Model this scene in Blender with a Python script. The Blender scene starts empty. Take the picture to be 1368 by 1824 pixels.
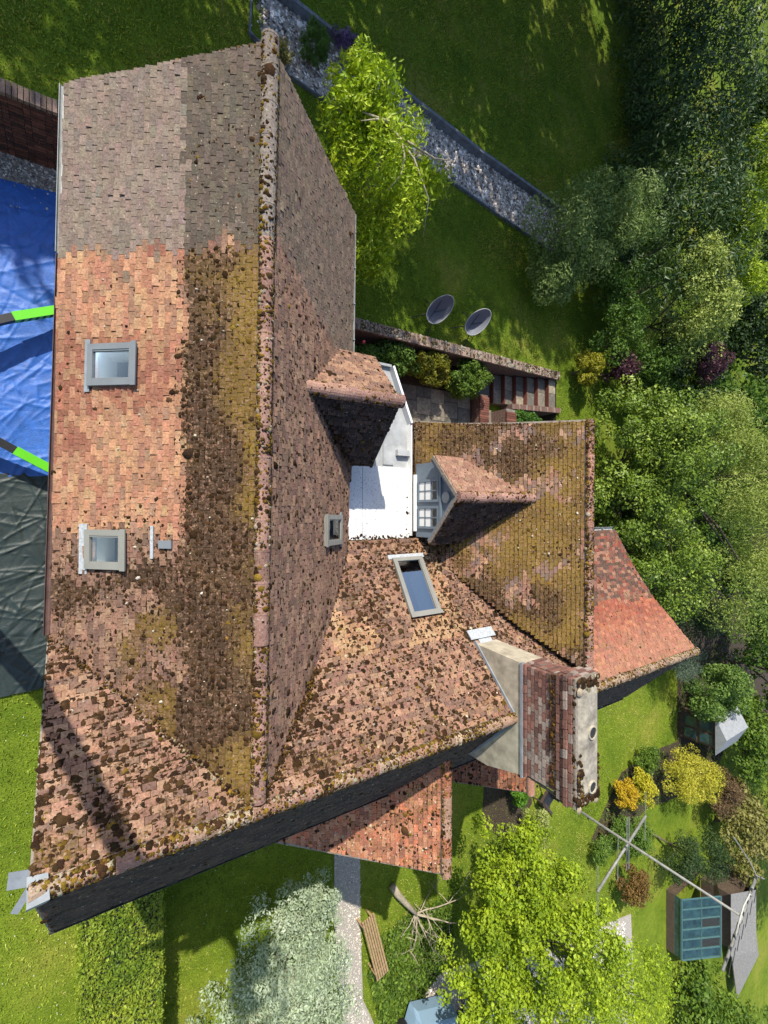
import bpy, math
import numpy as np
from math import radians, sin, cos, pi
from mathutils import Vector

# ------------------------------------------------------------------ camera, sky, sun, exposure
scn = bpy.context.scene
COL = scn.collection
cam_data = bpy.data.cameras.new('camera')
cam = bpy.data.objects.new('camera', cam_data); COL.objects.link(cam)
cam.location = (0, 0, 12.2); cam.rotation_euler = (0, radians(-33.7), 0)
cam_data.sensor_fit = 'VERTICAL'; cam_data.sensor_height = 36.0
cam_data.lens = 36.0*831/1824; cam_data.clip_start = 0.05; cam_data.clip_end = 500
scn.camera = cam
scn.render.resolution_x = 768; scn.render.resolution_y = 1024

SUN_TO = Vector((-0.42, 1.07, 1.0)).normalized()
world = bpy.data.worlds.new('World'); scn.world = world; world.use_nodes = True
nt = world.node_tree
sky = nt.nodes.new('ShaderNodeTexSky'); sky.sky_type = 'NISHITA'; sky.sun_disc = False
sky.sun_elevation = math.asin(SUN_TO.z); sky.sun_rotation = math.atan2(SUN_TO.x, SUN_TO.y)
sky.air_density = 1.0; sky.dust_density = 1.0
bg = nt.nodes['Background']; bg.inputs['Strength'].default_value = 0.15
nt.links.new(sky.outputs[0], bg.inputs['Color'])
sd = bpy.data.lights.new('sun', 'SUN'); sd.energy = 4.5; sd.angle = radians(0.53); sd.color = (1.0, 0.94, 0.83)
sun = bpy.data.objects.new('sun', sd); COL.objects.link(sun)
sun.rotation_euler = (-SUN_TO).to_track_quat('-Z', 'Y').to_euler(); sun.location = (-20, 50, 48)
scn.view_settings.view_transform = 'Standard'; scn.view_settings.look = 'None'
scn.view_settings.exposure = 0.6; scn.view_settings.gamma = 1.0
scn.view_settings.use_curve_mapping = False

# ------------------------------------------------------------------ helpers
rng = np.random.default_rng(7)
A = np.array
def lin(r, g, b):
    c = A([r, g, b], float)/255
    return tuple(np.where(c <= .04045, c/12.92, ((c+.055)/1.055)**2.4))
def hash2(i, j, seed):
    h = (i.astype(np.int64)*374761393 + j.astype(np.int64)*668265263 + seed*974711) & 0x7fffffff
    h = ((h ^ (h >> 13))*1274126177) & 0x7fffffff
    return ((h ^ (h >> 16)) & 0xffff)/65535.0
def vnoise(x, y, scale, seed=0, octv=3):
    x = np.asarray(x, float)/scale; y = np.asarray(y, float)/scale
    out = 0; amp = 1; tot = 0
    for o in range(octv):
        i = np.floor(x).astype(int); j = np.floor(y).astype(int)
        fx = x-i; fy = y-j; fx = fx*fx*(3-2*fx); fy = fy*fy*(3-2*fy)
        a = hash2(i, j, seed+o); b = hash2(i+1, j, seed+o); c = hash2(i, j+1, seed+o); d = hash2(i+1, j+1, seed+o)
        out = out + amp*((a*(1-fx)+b*fx)*(1-fy)+(c*(1-fx)+d*fx)*fy); tot += amp
        amp *= .5; x = x*2.03+11; y = y*2.03+7
    return out/tot
def sstep(a, b, x):
    t = np.clip((np.asarray(x, float)-a)/(b-a), 0, 1); return t*t*(3-2*t)

ORG = {}
def origin_of(o): return ORG.get(o.name, A([0, 0, 0.]))
def tag(o, label=None, cat=None, group=None, kind=None):
    if label: o['label'] = label
    if cat: o['category'] = cat
    if group: o['group'] = group
    if kind: o['kind'] = kind
    return o
def thing(name, loc, label, cat, group=None):
    o = bpy.data.objects.new(name, None); COL.objects.link(o); o.location = loc
    o.empty_display_size = .2
    ORG[o.name] = A(loc, float)
    return tag(o, label, cat, group)
def mesh_obj(name, V, groups, mat, parent=None, base=None, col=None, smooth=False, film=None):
    """V (N,3) world coordinates; groups: list of (n,k) index arrays; col: (faces,3)"""
    V = np.asarray(V, float).reshape(-1, 3)
    if parent is not None: org = origin_of(parent)
    elif base is not None: org = A(base, float)
    else: org = A([0, 0, 0.])
    groups = [np.asarray(g, int) for g in groups if len(g)]
    me = bpy.data.meshes.new(name)
    nl = sum(g.size for g in groups); nf = sum(len(g) for g in groups)
    me.vertices.add(len(V)); me.vertices.foreach_set('co', (V-org).astype(np.float32).ravel())
    me.loops.add(nl); me.polygons.add(nf)
    me.loops.foreach_set('vertex_index', np.concatenate([g.ravel() for g in groups]).astype(np.int32))
    tot = np.concatenate([np.full(len(g), g.shape[1]) for g in groups])
    me.polygons.foreach_set('loop_start', (np.cumsum(tot)-tot).astype(np.int32))
    me.update(calc_edges=True)
    me.polygons.foreach_set('use_smooth', np.full(nf, bool(smooth)))
    if col is not None:
        at = me.attributes.new('col', 'FLOAT_COLOR', 'FACE')
        c4 = np.ones((nf, 4), np.float32); c4[:, :3] = col
        at.data.foreach_set('color', c4.ravel())
    if film is not None:
        at = me.attributes.new('film', 'FLOAT_COLOR', 'FACE'); at.data.foreach_set('color', film.astype(np.float32).ravel())
    me.validate()
    if mat is not None: me.materials.append(mat)
    o = bpy.data.objects.new(name, me); COL.objects.link(o)
    ORG[o.name] = org
    if parent is not None: o.parent = parent
    else: o.location = org
    return o

class MB:
    """collects simple solids, then links them as one mesh"""
    def __init__(s): s.v = []; s.f = {}; s.n = 0; s.c = {}; s.cur = None
    def add(s, V, F, c=None):
        V = np.asarray(V, float).reshape(-1, 3); s.v.append(V)
        for f in F:
            s.f.setdefault(len(f), []).append([i+s.n for i in f]); s.c.setdefault(len(f), []).append(c if c is not None else (1, 1, 1))
        s.n += len(V); return s
    def frame(s, o, ex, ey, ez, lo, hi, c=None, bev=0):
        """box in a local frame"""
        o, ex, ey, ez = A(o, float), A(ex, float), A(ey, float), A(ez, float)
        P = []
        for z in (lo[2], hi[2]):
            for x, y in ((lo[0], lo[1]), (hi[0], lo[1]), (hi[0], hi[1]), (lo[0], hi[1])):
                P.append(o+ex*x+ey*y+ez*z)
        return s.add(P, [(0, 3, 2, 1), (4, 5, 6, 7), (0, 1, 5, 4), (1, 2, 6, 5), (2, 3, 7, 6), (3, 0, 4, 7)], c)
    def box(s, lo, hi, c=None): return s.frame((0, 0, 0), (1, 0, 0), (0, 1, 0), (0, 0, 1), lo, hi, c)
    def bar(s, a, b, w, h, up=(0, 0, 1), c=None):
        a, b = Vector(a), Vector(b); d = (b-a); L = d.length; d.normalize()
        u = Vector(up)
        if abs(d.dot(u)) > .95: u = Vector((1, 0, 0))
        x = d.cross(u).normalized(); z = x.cross(d).normalized()
        return s.frame(a, d, x, z, (0, -w/2, -h/2), (L, w/2, h/2), c)
    def tube(s, pts, rad, n=7, cap=True, c=None):
        pts = [Vector(p) for p in pts]
        if np.isscalar(rad): rad = [rad]*len(pts)
        V = []; F = []; ref = None
        for i, p in enumerate(pts):
            d = (pts[min(i+1, len(pts)-1)]-pts[max(i-1, 0)]).normalized()
            if ref is None:
                ref = d.cross(Vector((.31, .87, .38))).normalized()
            x = (ref-d*ref.dot(d)).normalized(); ref = x; y = d.cross(x)
            for k in range(n):
                t = 2*pi*k/n; V.append(p+(x*cos(t)+y*sin(t))*rad[i])
        for i in range(len(pts)-1):
            for k in range(n):
                F.append((i*n+k, i*n+(k+1) % n, (i+1)*n+(k+1) % n, (i+1)*n+k))
        if cap: F.append(tuple(range(n-1, -1, -1))); F.append(tuple(range((len(pts)-1)*n, len(pts)*n)))
        return s.add(V, F, c)
    def prism(s, poly, z0, z1, c=None):
        n = len(poly)
        a = sum(poly[i][0]*poly[(i+1) % n][1]-poly[(i+1) % n][0]*poly[i][1] for i in range(n))
        if a < 0: poly = poly[::-1]
        V = [(x, y, z0) for x, y in poly]+[(x, y, z1) for x, y in poly]
        F = [tuple(range(n-1, -1, -1)), tuple(range(n, 2*n))]+[(i, (i+1) % n, n+(i+1) % n, n+i) for i in range(n)]
        return s.add(V, F, c)
    def build(s, name, mat, parent=None, base=None, smooth=False, usecol=False):
        ks = sorted(s.f)
        col = np.concatenate([A(s.c[k], float).reshape(-1, 3) for k in ks]) if usecol else None
        return mesh_obj(name, np.concatenate(s.v), [A(s.f[k]) for k in ks], mat, parent, base, col, smooth)

# ------------------------------------------------------------------ materials
def new_mat(name):
    m = bpy.data.materials.new(name); m.use_nodes = True
    n = m.node_tree.nodes; return m, n, m.node_tree.links, n['Principled BSDF']
def noise_node(n, l, scale, detail=4, coord='Object', rough=.6):
    tc = n.new('ShaderNodeTexCoord'); t = n.new('ShaderNodeTexNoise')
    t.inputs['Scale'].default_value = scale; t.inputs['Detail'].default_value = detail; t.inputs['Roughness'].default_value = rough
    l.new(tc.outputs[coord], t.inputs['Vector']); return t
def ramp(n, l, src, stops):
    r = n.new('ShaderNodeValToRGB'); e = r.color_ramp.elements
    while len(e) > 1: e.remove(e[-1])
    e[0].position = stops[0][0]; e[0].color = (*stops[0][1], 1)
    for p, c in stops[1:]:
        k = e.new(p); k.color = (*c, 1)
    l.new(src, r.inputs['Fac']); return r
def mixc(n, l, kind, fac, a, b):
    m = n.new('ShaderNodeMix'); m.data_type = 'RGBA'; m.blend_type = kind
    for sock, v in ((m.inputs['Factor'], fac), (m.inputs['A'], a), (m.inputs['B'], b)):
        if hasattr(v, 'links'): l.new(v, sock)
        elif np.isscalar(v): sock.default_value = v
        else: sock.default_value = (*v, 1)
    return m.outputs['Result']
def bump(n, l, b, src, strength, dist=.02):
    k = n.new('ShaderNodeBump'); k.inputs['Strength'].default_value = strength; k.inputs['Distance'].default_value = dist
    l.new(src, k.inputs['Height']); l.new(k.outputs[0], b.inputs['Normal'])
def simple(name, color, rough=.6, scale=8, amt=.25, bmp=0., metal=0., spec=.5, dist=.02):
    m, n, l, b = new_mat(name)
    t = noise_node(n, l, scale)
    lo = tuple(c*(1-amt) for c in color); hi = tuple(min(c*(1+amt), 1) for c in color)
    r = ramp(n, l, t.outputs['Fac'], [(.3, lo), (.7, hi)])
    l.new(r.outputs[0], b.inputs['Base Color']); b.inputs['Roughness'].default_value = rough
    b.inputs['Metallic'].default_value = metal; b.inputs['Specular IOR Level'].default_value = spec
    if bmp: bump(n, l, b, t.outputs['Fac'], bmp, dist)
    return m
def attr_mat(name, rough=.85, scale=40, amt=.35, bmp=.3, lichen=None, lich_amt=.6, spec=.2, scale2=6, dist=.01, film=False):
    """colour carried by each piece, broken up by fine noise; optional lichen spots"""
    m, n, l, b = new_mat(name)
    at = n.new('ShaderNodeAttribute'); at.attribute_name = 'col'
    t = noise_node(n, l, scale, 5)
    r = ramp(n, l, t.outputs['Fac'], [(.25, (1-amt,)*3), (.75, (1+amt,)*3)])
    c = mixc(n, l, 'MULTIPLY', 1.0, at.outputs['Color'], r.outputs[0])
    t2 = noise_node(n, l, scale2, 4)
    r2 = ramp(n, l, t2.outputs['Fac'], [(.3, (.82, .8, .8)), (.7, (1.15, 1.15, 1.12))])
    c = mixc(n, l, 'MULTIPLY', .8, c, r2.outputs[0])
    if lichen:
        t3 = noise_node(n, l, 26, 3); t3.inputs['Distortion'].default_value = .6
        r3 = ramp(n, l, t3.outputs['Fac'], [(lich_amt, (0, 0, 0)), (lich_amt+.05, (1, 1, 1))])
        c = mixc(n, l, 'MIX', r3.outputs[0], c, lichen)
    if film:
        fa = n.new('ShaderNodeAttribute'); fa.attribute_name = 'film'
        ta = noise_node(n, l, 27, 6, rough=.72); ta.inputs['Distortion'].default_value = .4
        ma = n.new('ShaderNodeMath'); ma.operation = 'SUBTRACT'; l.new(fa.outputs['Alpha'], ma.inputs[0]); l.new(ta.outputs['Fac'], ma.inputs[1])
        mb_ = n.new('ShaderNodeMath'); mb_.operation = 'MULTIPLY_ADD'; l.new(ma.outputs[0], mb_.inputs[0]); mb_.inputs[1].default_value = 7; mb_.inputs[2].default_value = .5; mb_.use_clamp = True
        fc = mixc(n, l, 'MULTIPLY', 1.0, fa.outputs['Color'], r.outputs[0])
        c = mixc(n, l, 'MIX', mb_.outputs[0], c, fc)
    l.new(c, b.inputs['Base Color']); b.inputs['Roughness'].default_value = rough
    b.inputs['Specular IOR Level'].default_value = spec
    if bmp: bump(n, l, b, t.outputs['Fac'], bmp, dist)
    return m
def leaf_mat(name, trans=.35, gloss=.25, rough=.5):
    m, n, l, b = new_mat(name)
    at = n.new('ShaderNodeAttribute'); at.attribute_name = 'col'
    l.new(at.outputs['Color'], b.inputs['Base Color']); b.inputs['Roughness'].default_value = rough
    b.inputs['Specular IOR Level'].default_value = gloss
    tr = n.new('ShaderNodeBsdfTranslucent')
    c = mixc(n, l, 'MULTIPLY', 1.0, at.outputs['Color'], (1.25, 1.3, .55))
    l.new(c, tr.inputs['Color'])
    ms = n.new('ShaderNodeMixShader'); ms.inputs['Fac'].default_value = trans
    l.new(b.outputs[0], ms.inputs[1]); l.new(tr.outputs[0], ms.inputs[2])
    l.new(ms.outputs[0], n['Material Output'].inputs['Surface'])
    return m
def glass_mat(name, tint=(.9, .95, .95), refl=.12):
    m, n, l, b = new_mat(name); n.remove(b)
    tr = n.new('ShaderNodeBsdfTransparent'); tr.inputs['Color'].default_value = (*tint, 1)
    g = n.new('ShaderNodeBsdfGlossy'); g.inputs['Roughness'].default_value = .02
    f = n.new('ShaderNodeFresnel'); f.inputs['IOR'].default_value = 1.5
    ad = n.new('ShaderNodeMath'); ad.operation = 'ADD'; ad.inputs[1].default_value = refl; ad.use_clamp = True
    l.new(f.outputs[0], ad.inputs[0])
    ms = n.new('ShaderNodeMixShader'); l.new(ad.outputs[0], ms.inputs['Fac'])
    l.new(tr.outputs[0], ms.inputs[1]); l.new(g.outputs[0], ms.inputs[2])
    l.new(ms.outputs[0], n['Material Output'].inputs['Surface']); return m
def brick_mat(name, c1, c2, mortar, scale=1.0):
    m, n, l, b = new_mat(name)
    tc = n.new('ShaderNodeTexCoord'); ge = n.new('ShaderNodeNewGeometry')
    sx = n.new('ShaderNodeSeparateXYZ'); l.new(tc.outputs['Object'], sx.inputs[0])
    sn = n.new('ShaderNodeSeparateXYZ'); l.new(ge.outputs['Normal'], sn.inputs[0])
    ab = n.new('ShaderNodeMath'); ab.operation = 'ABSOLUTE'; l.new(sn.outputs['X'], ab.inputs[0])
    gt = n.new('ShaderNodeMath'); gt.operation = 'GREATER_THAN'; gt.inputs[1].default_value = .6; l.new(ab.outputs[0], gt.inputs[0])
    mx = n.new('ShaderNodeMix'); l.new(gt.outputs[0], mx.inputs['Factor']); l.new(sx.outputs['X'], mx.inputs['A']); l.new(sx.outputs['Y'], mx.inputs['B'])
    cb = n.new('ShaderNodeCombineXYZ'); l.new(mx.outputs['Result'], cb.inputs['X']); l.new(sx.outputs['Z'], cb.inputs['Y'])
    br = n.new('ShaderNodeTexBrick'); l.new(cb.outputs[0], br.inputs['Vector'])
    br.inputs['Scale'].default_value = scale; br.inputs['Brick Width'].default_value = .225; br.inputs['Row Height'].default_value = .075
    br.inputs['Mortar Size'].default_value = .006; br.inputs['Bias'].default_value = -.1
    br.inputs['Color1'].default_value = (*c1, 1); br.inputs['Color2'].default_value = (*c2, 1); br.inputs['Mortar'].default_value = (*mortar, 1)
    t = noise_node(n, l, 14, 5); r = ramp(n, l, t.outputs['Fac'], [(.3, (.6, .6, .6)), (.7, (1.2, 1.2, 1.2))])
    c = mixc(n, l, 'MULTIPLY', 1.0, br.outputs['Color'], r.outputs[0])
    l.new(c, b.inputs['Base Color']); b.inputs['Roughness'].default_value = .9
    bump(n, l, b, br.outputs['Fac'], -.6, .01); return m

M = {}
M['tile'] = attr_mat('clay_tile', scale=38, amt=.5, bmp=.35, lichen=(.36, .31, .23), lich_amt=.66, scale2=9, film=True)
M['tile_clean'] = attr_mat('concrete_tile', scale=70, amt=.3, bmp=.3, lichen=(.38, .36, .33), lich_amt=.7)
M['under'] = simple('roof_underlay', (.03, .026, .022), .95)
M['moss'] = attr_mat('moss', rough=1, scale=90, amt=.5, bmp=.9, spec=.0, scale2=18, dist=.02)
M['ridge'] = attr_mat('ridge_tile', scale=40, amt=.5, bmp=.5, lichen=(.36, .33, .28), lich_amt=.64)
M['mortar'] = simple('lime_mortar', (.22, .185, .15), .95, 20, .35, .4)
M['leaf'] = leaf_mat('leaf', .26); M['gloss_leaf'] = leaf_mat('glossy_leaf', .2, .35, .45)
M['bark'] = simple('bark', (.11, .085, .06), .9, 12, .4, .5)
M['palebark'] = simple('pale_bark', (.33, .28, .2), .85, 14, .3, .4)
M['lead'] = simple('lead_sheet', (.22, .245, .27), .55, 5, .25, .15)
M['leadpale'] = simple('pale_lead_flashing', (.36, .38, .4), .5, 30, .25, .3)
M['greyframe'] = simple('grey_aluminium', (.16, .175, .19), .45, 5, .08)
M['warmframe'] = simple('warm_grey_aluminium', (.22, .215, .19), .45, 5, .08)
M['glass'] = glass_mat('window_glass', refl=.0); M['skyglass'] = glass_mat('reflective_glass', (.25, .32, .4), .45)
M['white'] = simple('white_paint', (.78, .78, .76), .5, 4, .05)
M['dark'] = simple('dark_interior', (.02, .022, .02), .7)
M['gutterbrown'] = simple('brown_cast_gutter', (.10, .055, .045), .6, 8, .3)
M['guttergrey'] = simple('grey_gutter', (.3, .31, .3), .5, 8, .2)
M['bluewood'] = simple('blue_grey_paint', (.14, .18, .22), .55, 10, .12)
M['wall'] = brick_mat('house_brick', (.20, .085, .055), (.13, .06, .045), (.3, .27, .23))
M['render'] = simple('cream_render', (.36, .315, .235), .9, 5, .32, .3)
M['brickattr'] = attr_mat('brick_piece', scale=35, amt=.4, bmp=.5, lichen=(.4, .36, .3), lich_amt=.68)

# ------------------------------------------------------------------ terrain
def upper_z(x, y): return 1.0+.72*(1-sstep(.5, 4.6, x))
def grass_mat(name, c_dark, c_mid, c_dry, big=.35):
    m, n, l, b = new_mat(name)
    t = noise_node(n, l, big, 5); f = noise_node(n, l, 30, 4); g = noise_node(n, l, 3.5, 3)
    r = ramp(n, l, t.outputs['Fac'], [(.32, c_dark), (.52, c_mid), (.72, c_dry)])
    r2 = ramp(n, l, f.outputs['Fac'], [(.3, (.55, .55, .55)), (.7, (1.35, 1.35, 1.3))])
    r3 = ramp(n, l, g.outputs['Fac'], [(.3, (.78, .8, .8)), (.7, (1.15, 1.12, 1.1))])
    c = mixc(n, l, 'MULTIPLY', 1.0, r.outputs[0], r2.outputs[0]); c = mixc(n, l, 'MULTIPLY', 1.0, c, r3.outputs[0])
    l.new(c, b.inputs['Base Color']); b.inputs['Roughness'].default_value = .95; b.inputs['Specular IOR Level'].default_value = .1
    bump(n, l, b, f.outputs['Fac'], .8, .04); return m
M['lawn'] = grass_mat('lawn', (.10, .16, .014), (.16, .22, .02), (.26, .26, .045))
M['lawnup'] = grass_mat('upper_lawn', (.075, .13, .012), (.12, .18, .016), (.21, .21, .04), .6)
M['soil'] = simple('soil', (.045, .03, .018), .95, 18, .5, .8, dist=.05)
M['gravel'] = simple('gravel', (.42, .38, .33), .9, 70, .55, .9, dist=.03)

def sheet(name, xs, ys, zf, mat, keep=None, kind='structure'):
    X, Y = np.meshgrid(xs, ys, indexing='ij'); Z = zf(X, Y)
    V = np.stack([X, Y, Z], -1).reshape(-1, 3); nx, ny = X.shape
    I = np.arange(nx*ny).reshape(nx, ny)
    Q = np.stack([I[:-1, :-1], I[1:, :-1], I[1:, 1:], I[:-1, 1:]], -1).reshape(-1, 4)
    if keep is not None:
        c = V[Q].mean(1); Q = Q[keep(c[:, 0], c[:, 1])]
    o = mesh_obj(name, V, [Q], mat, smooth=True); o['kind'] = kind; return o
gx = np.concatenate([[-160, -60, -25], np.arange(-12, 46, 1.0), [60, 100, 200]])
gy = np.concatenate([[-200, -90, -50], np.arange(-36, 8, 1.0), [20, 60, 200]])
sheet('ground', gx, gy, lambda x, y: .03*(vnoise(x, y, 3.5, 3)-.5), M['lawn'])
ux = np.concatenate([[-40, -20, -10, -5], np.arange(-4, 5, .45), [5.0], np.arange(5.5, 15.4, .9), [15.38], np.arange(16, 46, 1.5), [70]])
uy = np.concatenate([[-.4, 1, 2.5, 3.98, 5.28, 6.2, 7.42], np.arange(8, 30, 1.), [60]])
def up_keep(x, y):
    return ((x < 5.0) & (y > 7.42)) | ((x > 5.0) & (x < 15.38) & (y > 5.28)) | ((x > 15.38) & (y > -.4))
def upz(x, y): return upper_z(x, y)+.04*(vnoise(x, y, 2.5, 5)-.5)
sheet('upper_lawn', ux, uy, upz, M['lawnup'], up_keep)
bank = MB()
bank.add([(15.38, -.4, 0), (15.38, 4.0, 0), (15.4, 4.0, 1.0), (15.4, -.4, 1.0), (70, -.4, 1.0), (70, -1.6, 0), (15.2, -1.6, 0)],
         [(0, 1, 2, 3), (3, 4, 5, 6)])
tag(bank.build('earth_bank', M['soil']), kind='structure')
far = [(3.2, 13.2), (4.3, 12.86), (6.55, 12.6), (8.4, 12.24), (11.05, 11.88), (15.0, 11.56), (18, 11.3), (60, 10.0), (60, 60), (3.2, 60)]
mb = MB(); mb.add([(x, y, 1.29) for x, y in far]+[(x, y, .9) for x, y in far], [tuple(range(10))]+[(i, 10+i, 11+i, i+1) for i in range(9)])
tag(mb.build('far_lawn', M['lawnup']), kind='structure')

# gravel drive under the lime tree, garden path
def poly_sheet(name, pts, z, mat, kind='structure', dz=0.1):
    b = MB(); b.prism(pts, z-dz, z); o = b.build(name, mat); o['kind'] = kind; return o
poly_sheet('gravel_drive', [(9.5, -16.2), (10.4, -15.7), (12, -16.2), (14, -16.6), (17, -18), (22.5, -19.5), (23, -26), (9, -30), (8.6, -19)], .035, M['gravel'])
poly_sheet('garden_path', [(6.35, -6), (7.2, -6), (7.25, -12.4), (7.35, -14.85), (7.9, -16.2), (8.6, -17.5), (8.0, -19), (6.9, -16.6), (6.5, -14), (6.38, -12)], .03, M['gravel'])
bed_r = poly_sheet('planting_bed', [(16.4, -2), (27, -5), (24.5, -6.3), (27.2, -7.6), (27.2, -12.4), (24.5, -12.2), (21.7, -12.4), (20.3, -13.6), (19.2, -14.7), (20.5, -15.8), (24, -14.9), (31, -16), (34, -14), (60, -14), (60, 0), (30, .5)], .02, M['soil'])
poly_sheet('flower_bed', [(4.9, 3.2), (4.9, 5.05), (12.2, 5.05), (12.2, 4.35), (9.4, 4.15), (8.2, 4.1), (7.2, 3.2)], .1, M['soil'], dz=.12)
poly_sheet('shrub_bed', [(12.6, -9.6), (14, -9.2), (15.2, -10.2), (15.2, -11.6), (13.8, -12.6), (12.4, -11.4)], .022, M['soil'])
poly_sheet('gravel_strip', [(-6, 6.2), (-.0, 6.2), (.0, 7.3), (-6, 7.3)], .02, M['gravel'])
GB = [(3.63, 12.5), (3.5, 11.4), (4.57, 11.02), (5.27, 10.93), (10.32, 10.45), (13.9, 9.98), (16.4, 9.6), (16.4, 11.35), (15.2, 11.5), (11.2, 11.82), (8.5, 12.2), (6.64, 12.55), (4.35, 12.8)]
poly_sheet('gravel_bed', GB, 1.06, M['gravel'], dz=.2)

def inpoly(x, y, P):
    x = np.asarray(x); y = np.asarray(y); r = np.zeros(x.shape, bool); n = len(P)
    for i in range(n):
        x0, y0 = P[i]; x1, y1 = P[(i+1) % n]
        if y0 == y1: continue
        r ^= ((y0 > y) != (y1 > y)) & (x < (x1-x0)*(y-y0)/(y1-y0)+x0)
    return r
def stones(name, P, z, n, size, cols, label=None):
    xs = A([p[0] for p in P]); ys = A([p[1] for p in P])
    x = rng.uniform(xs.min(), xs.max(), n); y = rng.uniform(ys.min(), ys.max(), n)
    k = inpoly(x, y, P); x, y = x[k], y[k]; n = len(x)
    s = size*rng.lognormal(0, .35, n)
    O = A([(1, 0, 0), (-1, 0, 0), (0, 1, 0), (0, -1, 0), (0, 0, 1), (0, 0, -1)], float)
    th = rng.uniform(0, 2*pi, n); c, d = np.cos(th), np.sin(th)
    B = O[None]*rng.uniform(.6, 1.2, (n, 6, 1))*s[:, None, None]; B[..., 2] *= .6
    R = np.stack([B[..., 0]*c[:, None]-B[..., 1]*d[:, None], B[..., 0]*d[:, None]+B[..., 1]*c[:, None], B[..., 2]], -1)
    V = R+np.stack([x, y, np.full(n, z)+s*.2], -1)[:, None]
    T = A([(4, 0, 2), (4, 2, 1), (4, 1, 3), (4, 3, 0), (5, 2, 0), (5, 1, 2), (5, 3, 1), (5, 0, 3)])
    F = (T[None]+(np.arange(n)*6)[:, None, None]).reshape(-1, 3)
    pal = A(cols); cc = pal[rng.integers(0, len(pal), n)]*rng.uniform(.7, 1.25, (n, 1))
    o = mesh_obj(name, V, [F], M['brickattr'], col=np.repeat(cc, 8, 0)); return tag(o, label, 'gravel' if label else None, kind='stuff')
stones('gravel_stones', GB, 1.06, 13000, .036, [(.8, .74, .68), (.6, .52, .46), (.2, .16, .14), (.85, .8, .74), (.42, .33, .27), (.12, .1, .09)], 'pale loose gravel filling the bed along the sleeper edging')
stones('path_gravel', [(6.35, -9.3), (7.25, -9.3), (7.3, -14.8), (8.1, -17.2), (7.4, -17.6), (6.5, -14)], .03, 9000, .016, [(.62, .57, .5), (.46, .42, .37), (.7, .66, .58), (.32, .29, .26)], 'pale gravel on the straight garden path')
stones('strip_gravel', [(-3, 6.2), (0, 6.2), (0, 7.3), (-3, 7.3)], .03, 2600, .022, [(.5, .48, .44), (.36, .33, .3), (.2, .18, .17)], 'grey gravel strip below the brick garden wall')
stones('drive_gravel', [(9.5, -16.2), (10.4, -15.7), (12, -16.2), (14, -16.6), (22, -19.5), (22, -22), (9, -21)], .035, 9000, .03, [(.75, .7, .64), (.6, .55, .5), (.8, .77, .72)], 'pale drive gravel beside the parked cars')

# grass blades
def blades(name, boxes, n, zf, h, w, pal, keep=None, label=None, parent=None):
    X = []; Y = []
    ar = A([(b[1]-b[0])*(b[3]-b[2]) for b in boxes]); ar = ar/ar.sum()
    for b, f in zip(boxes, ar):
        k = int(n*f); X.append(rng.uniform(b[0], b[1], k)); Y.append(rng.uniform(b[2], b[3], k))
    x = np.concatenate(X); y = np.concatenate(Y)
    if keep is not None: k = keep(x, y); x, y = x[k], y[k]
    n = len(x); z = zf(x, y); th = rng.uniform(0, 2*pi, n); hh = h*rng.lognormal(0, .35, n); ww = w*rng.uniform(.6, 1.3, n)
    dx, dy = np.cos(th)*ww, np.sin(th)*ww
    lx, ly = rng.normal(0, .5, (2, n))*hh
    V = np.stack([np.stack([x-dx, y-dy, z], -1), np.stack([x+dx, y+dy, z], -1), np.stack([x+lx, y+ly, z+hh], -1)], 1)
    pal = A(pal); t = np.clip(vnoise(x, y, 1.3, 21)*1.9-.45+rng.normal(0, .18, n), 0, .999)*(len(pal)-1)
    i = t.astype(int); f = (t-i)[:, None]; c = pal[i]*(1-f)+pal[i+1]*f
    c = c*rng.uniform(.75, 1.25, (n, 1))
    o = mesh_obj(name, V, [np.arange(n*3).reshape(-1, 3)], M['leaf'], col=c); return tag(o, label, 'grass', kind='stuff')
def not_built_low(x, y):
    path = (x > 6.35) & (x < 7.25) & (y < -5)
    hedge = (x > .05) & (x < 1.7) & (y < -5)
    return ~path & ~hedge & ~inpoly(x, y, [(9.5, -16.2), (10.4, -15.7), (12, -16.2), (14, -16.6), (17, -18), (22.5, -19.5), (23, -26), (9, -30)])
blades('lawn_grass', [(-3, 1.2, -12, -1), (1, 9, -17, -5.2), (9, 28, -15, -5.5), (18, 24, -20, -13)], 110000, lambda x, y: np.zeros(len(x)), .035, .016,
       [(.12, .19, .018), (.2, .28, .025), (.28, .34, .04), (.38, .36, .09)], not_built_low, 'short mown bright green lawn grass around the lower garden')
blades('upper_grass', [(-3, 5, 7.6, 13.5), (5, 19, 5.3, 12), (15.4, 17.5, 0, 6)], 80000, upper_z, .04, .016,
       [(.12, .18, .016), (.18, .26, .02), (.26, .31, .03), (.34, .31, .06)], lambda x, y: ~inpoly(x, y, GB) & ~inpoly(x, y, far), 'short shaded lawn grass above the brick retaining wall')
blades('far_grass', [(3.5, 20, 11.5, 20)], 42000, lambda x, y: np.full(len(x), 1.29), .05, .018,
       [(.11, .17, .016), (.17, .24, .02), (.26, .27, .035), (.33, .27, .07)], lambda x, y: inpoly(x, y, far), 'rough lawn grass beyond the dark sleeper edging')

# ------------------------------------------------------------------ the house
house = thing('house', (4.5, 0, 0), 'large brick house with mossy clay tiled roofs, dormer and tall chimney', 'house')
PEND = []      # tiles waiting to be split into single pieces and the rest

def value3(c, rg, amt): return c*rg.uniform(1-amt, 1+amt, (len(c), 1))*(1+rg.normal(0, .04, c.shape))
def pick(pal, n, rg, w=None):
    pal = A(pal, float); return pal[rg.choice(len(pal), n, p=w)]

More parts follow.
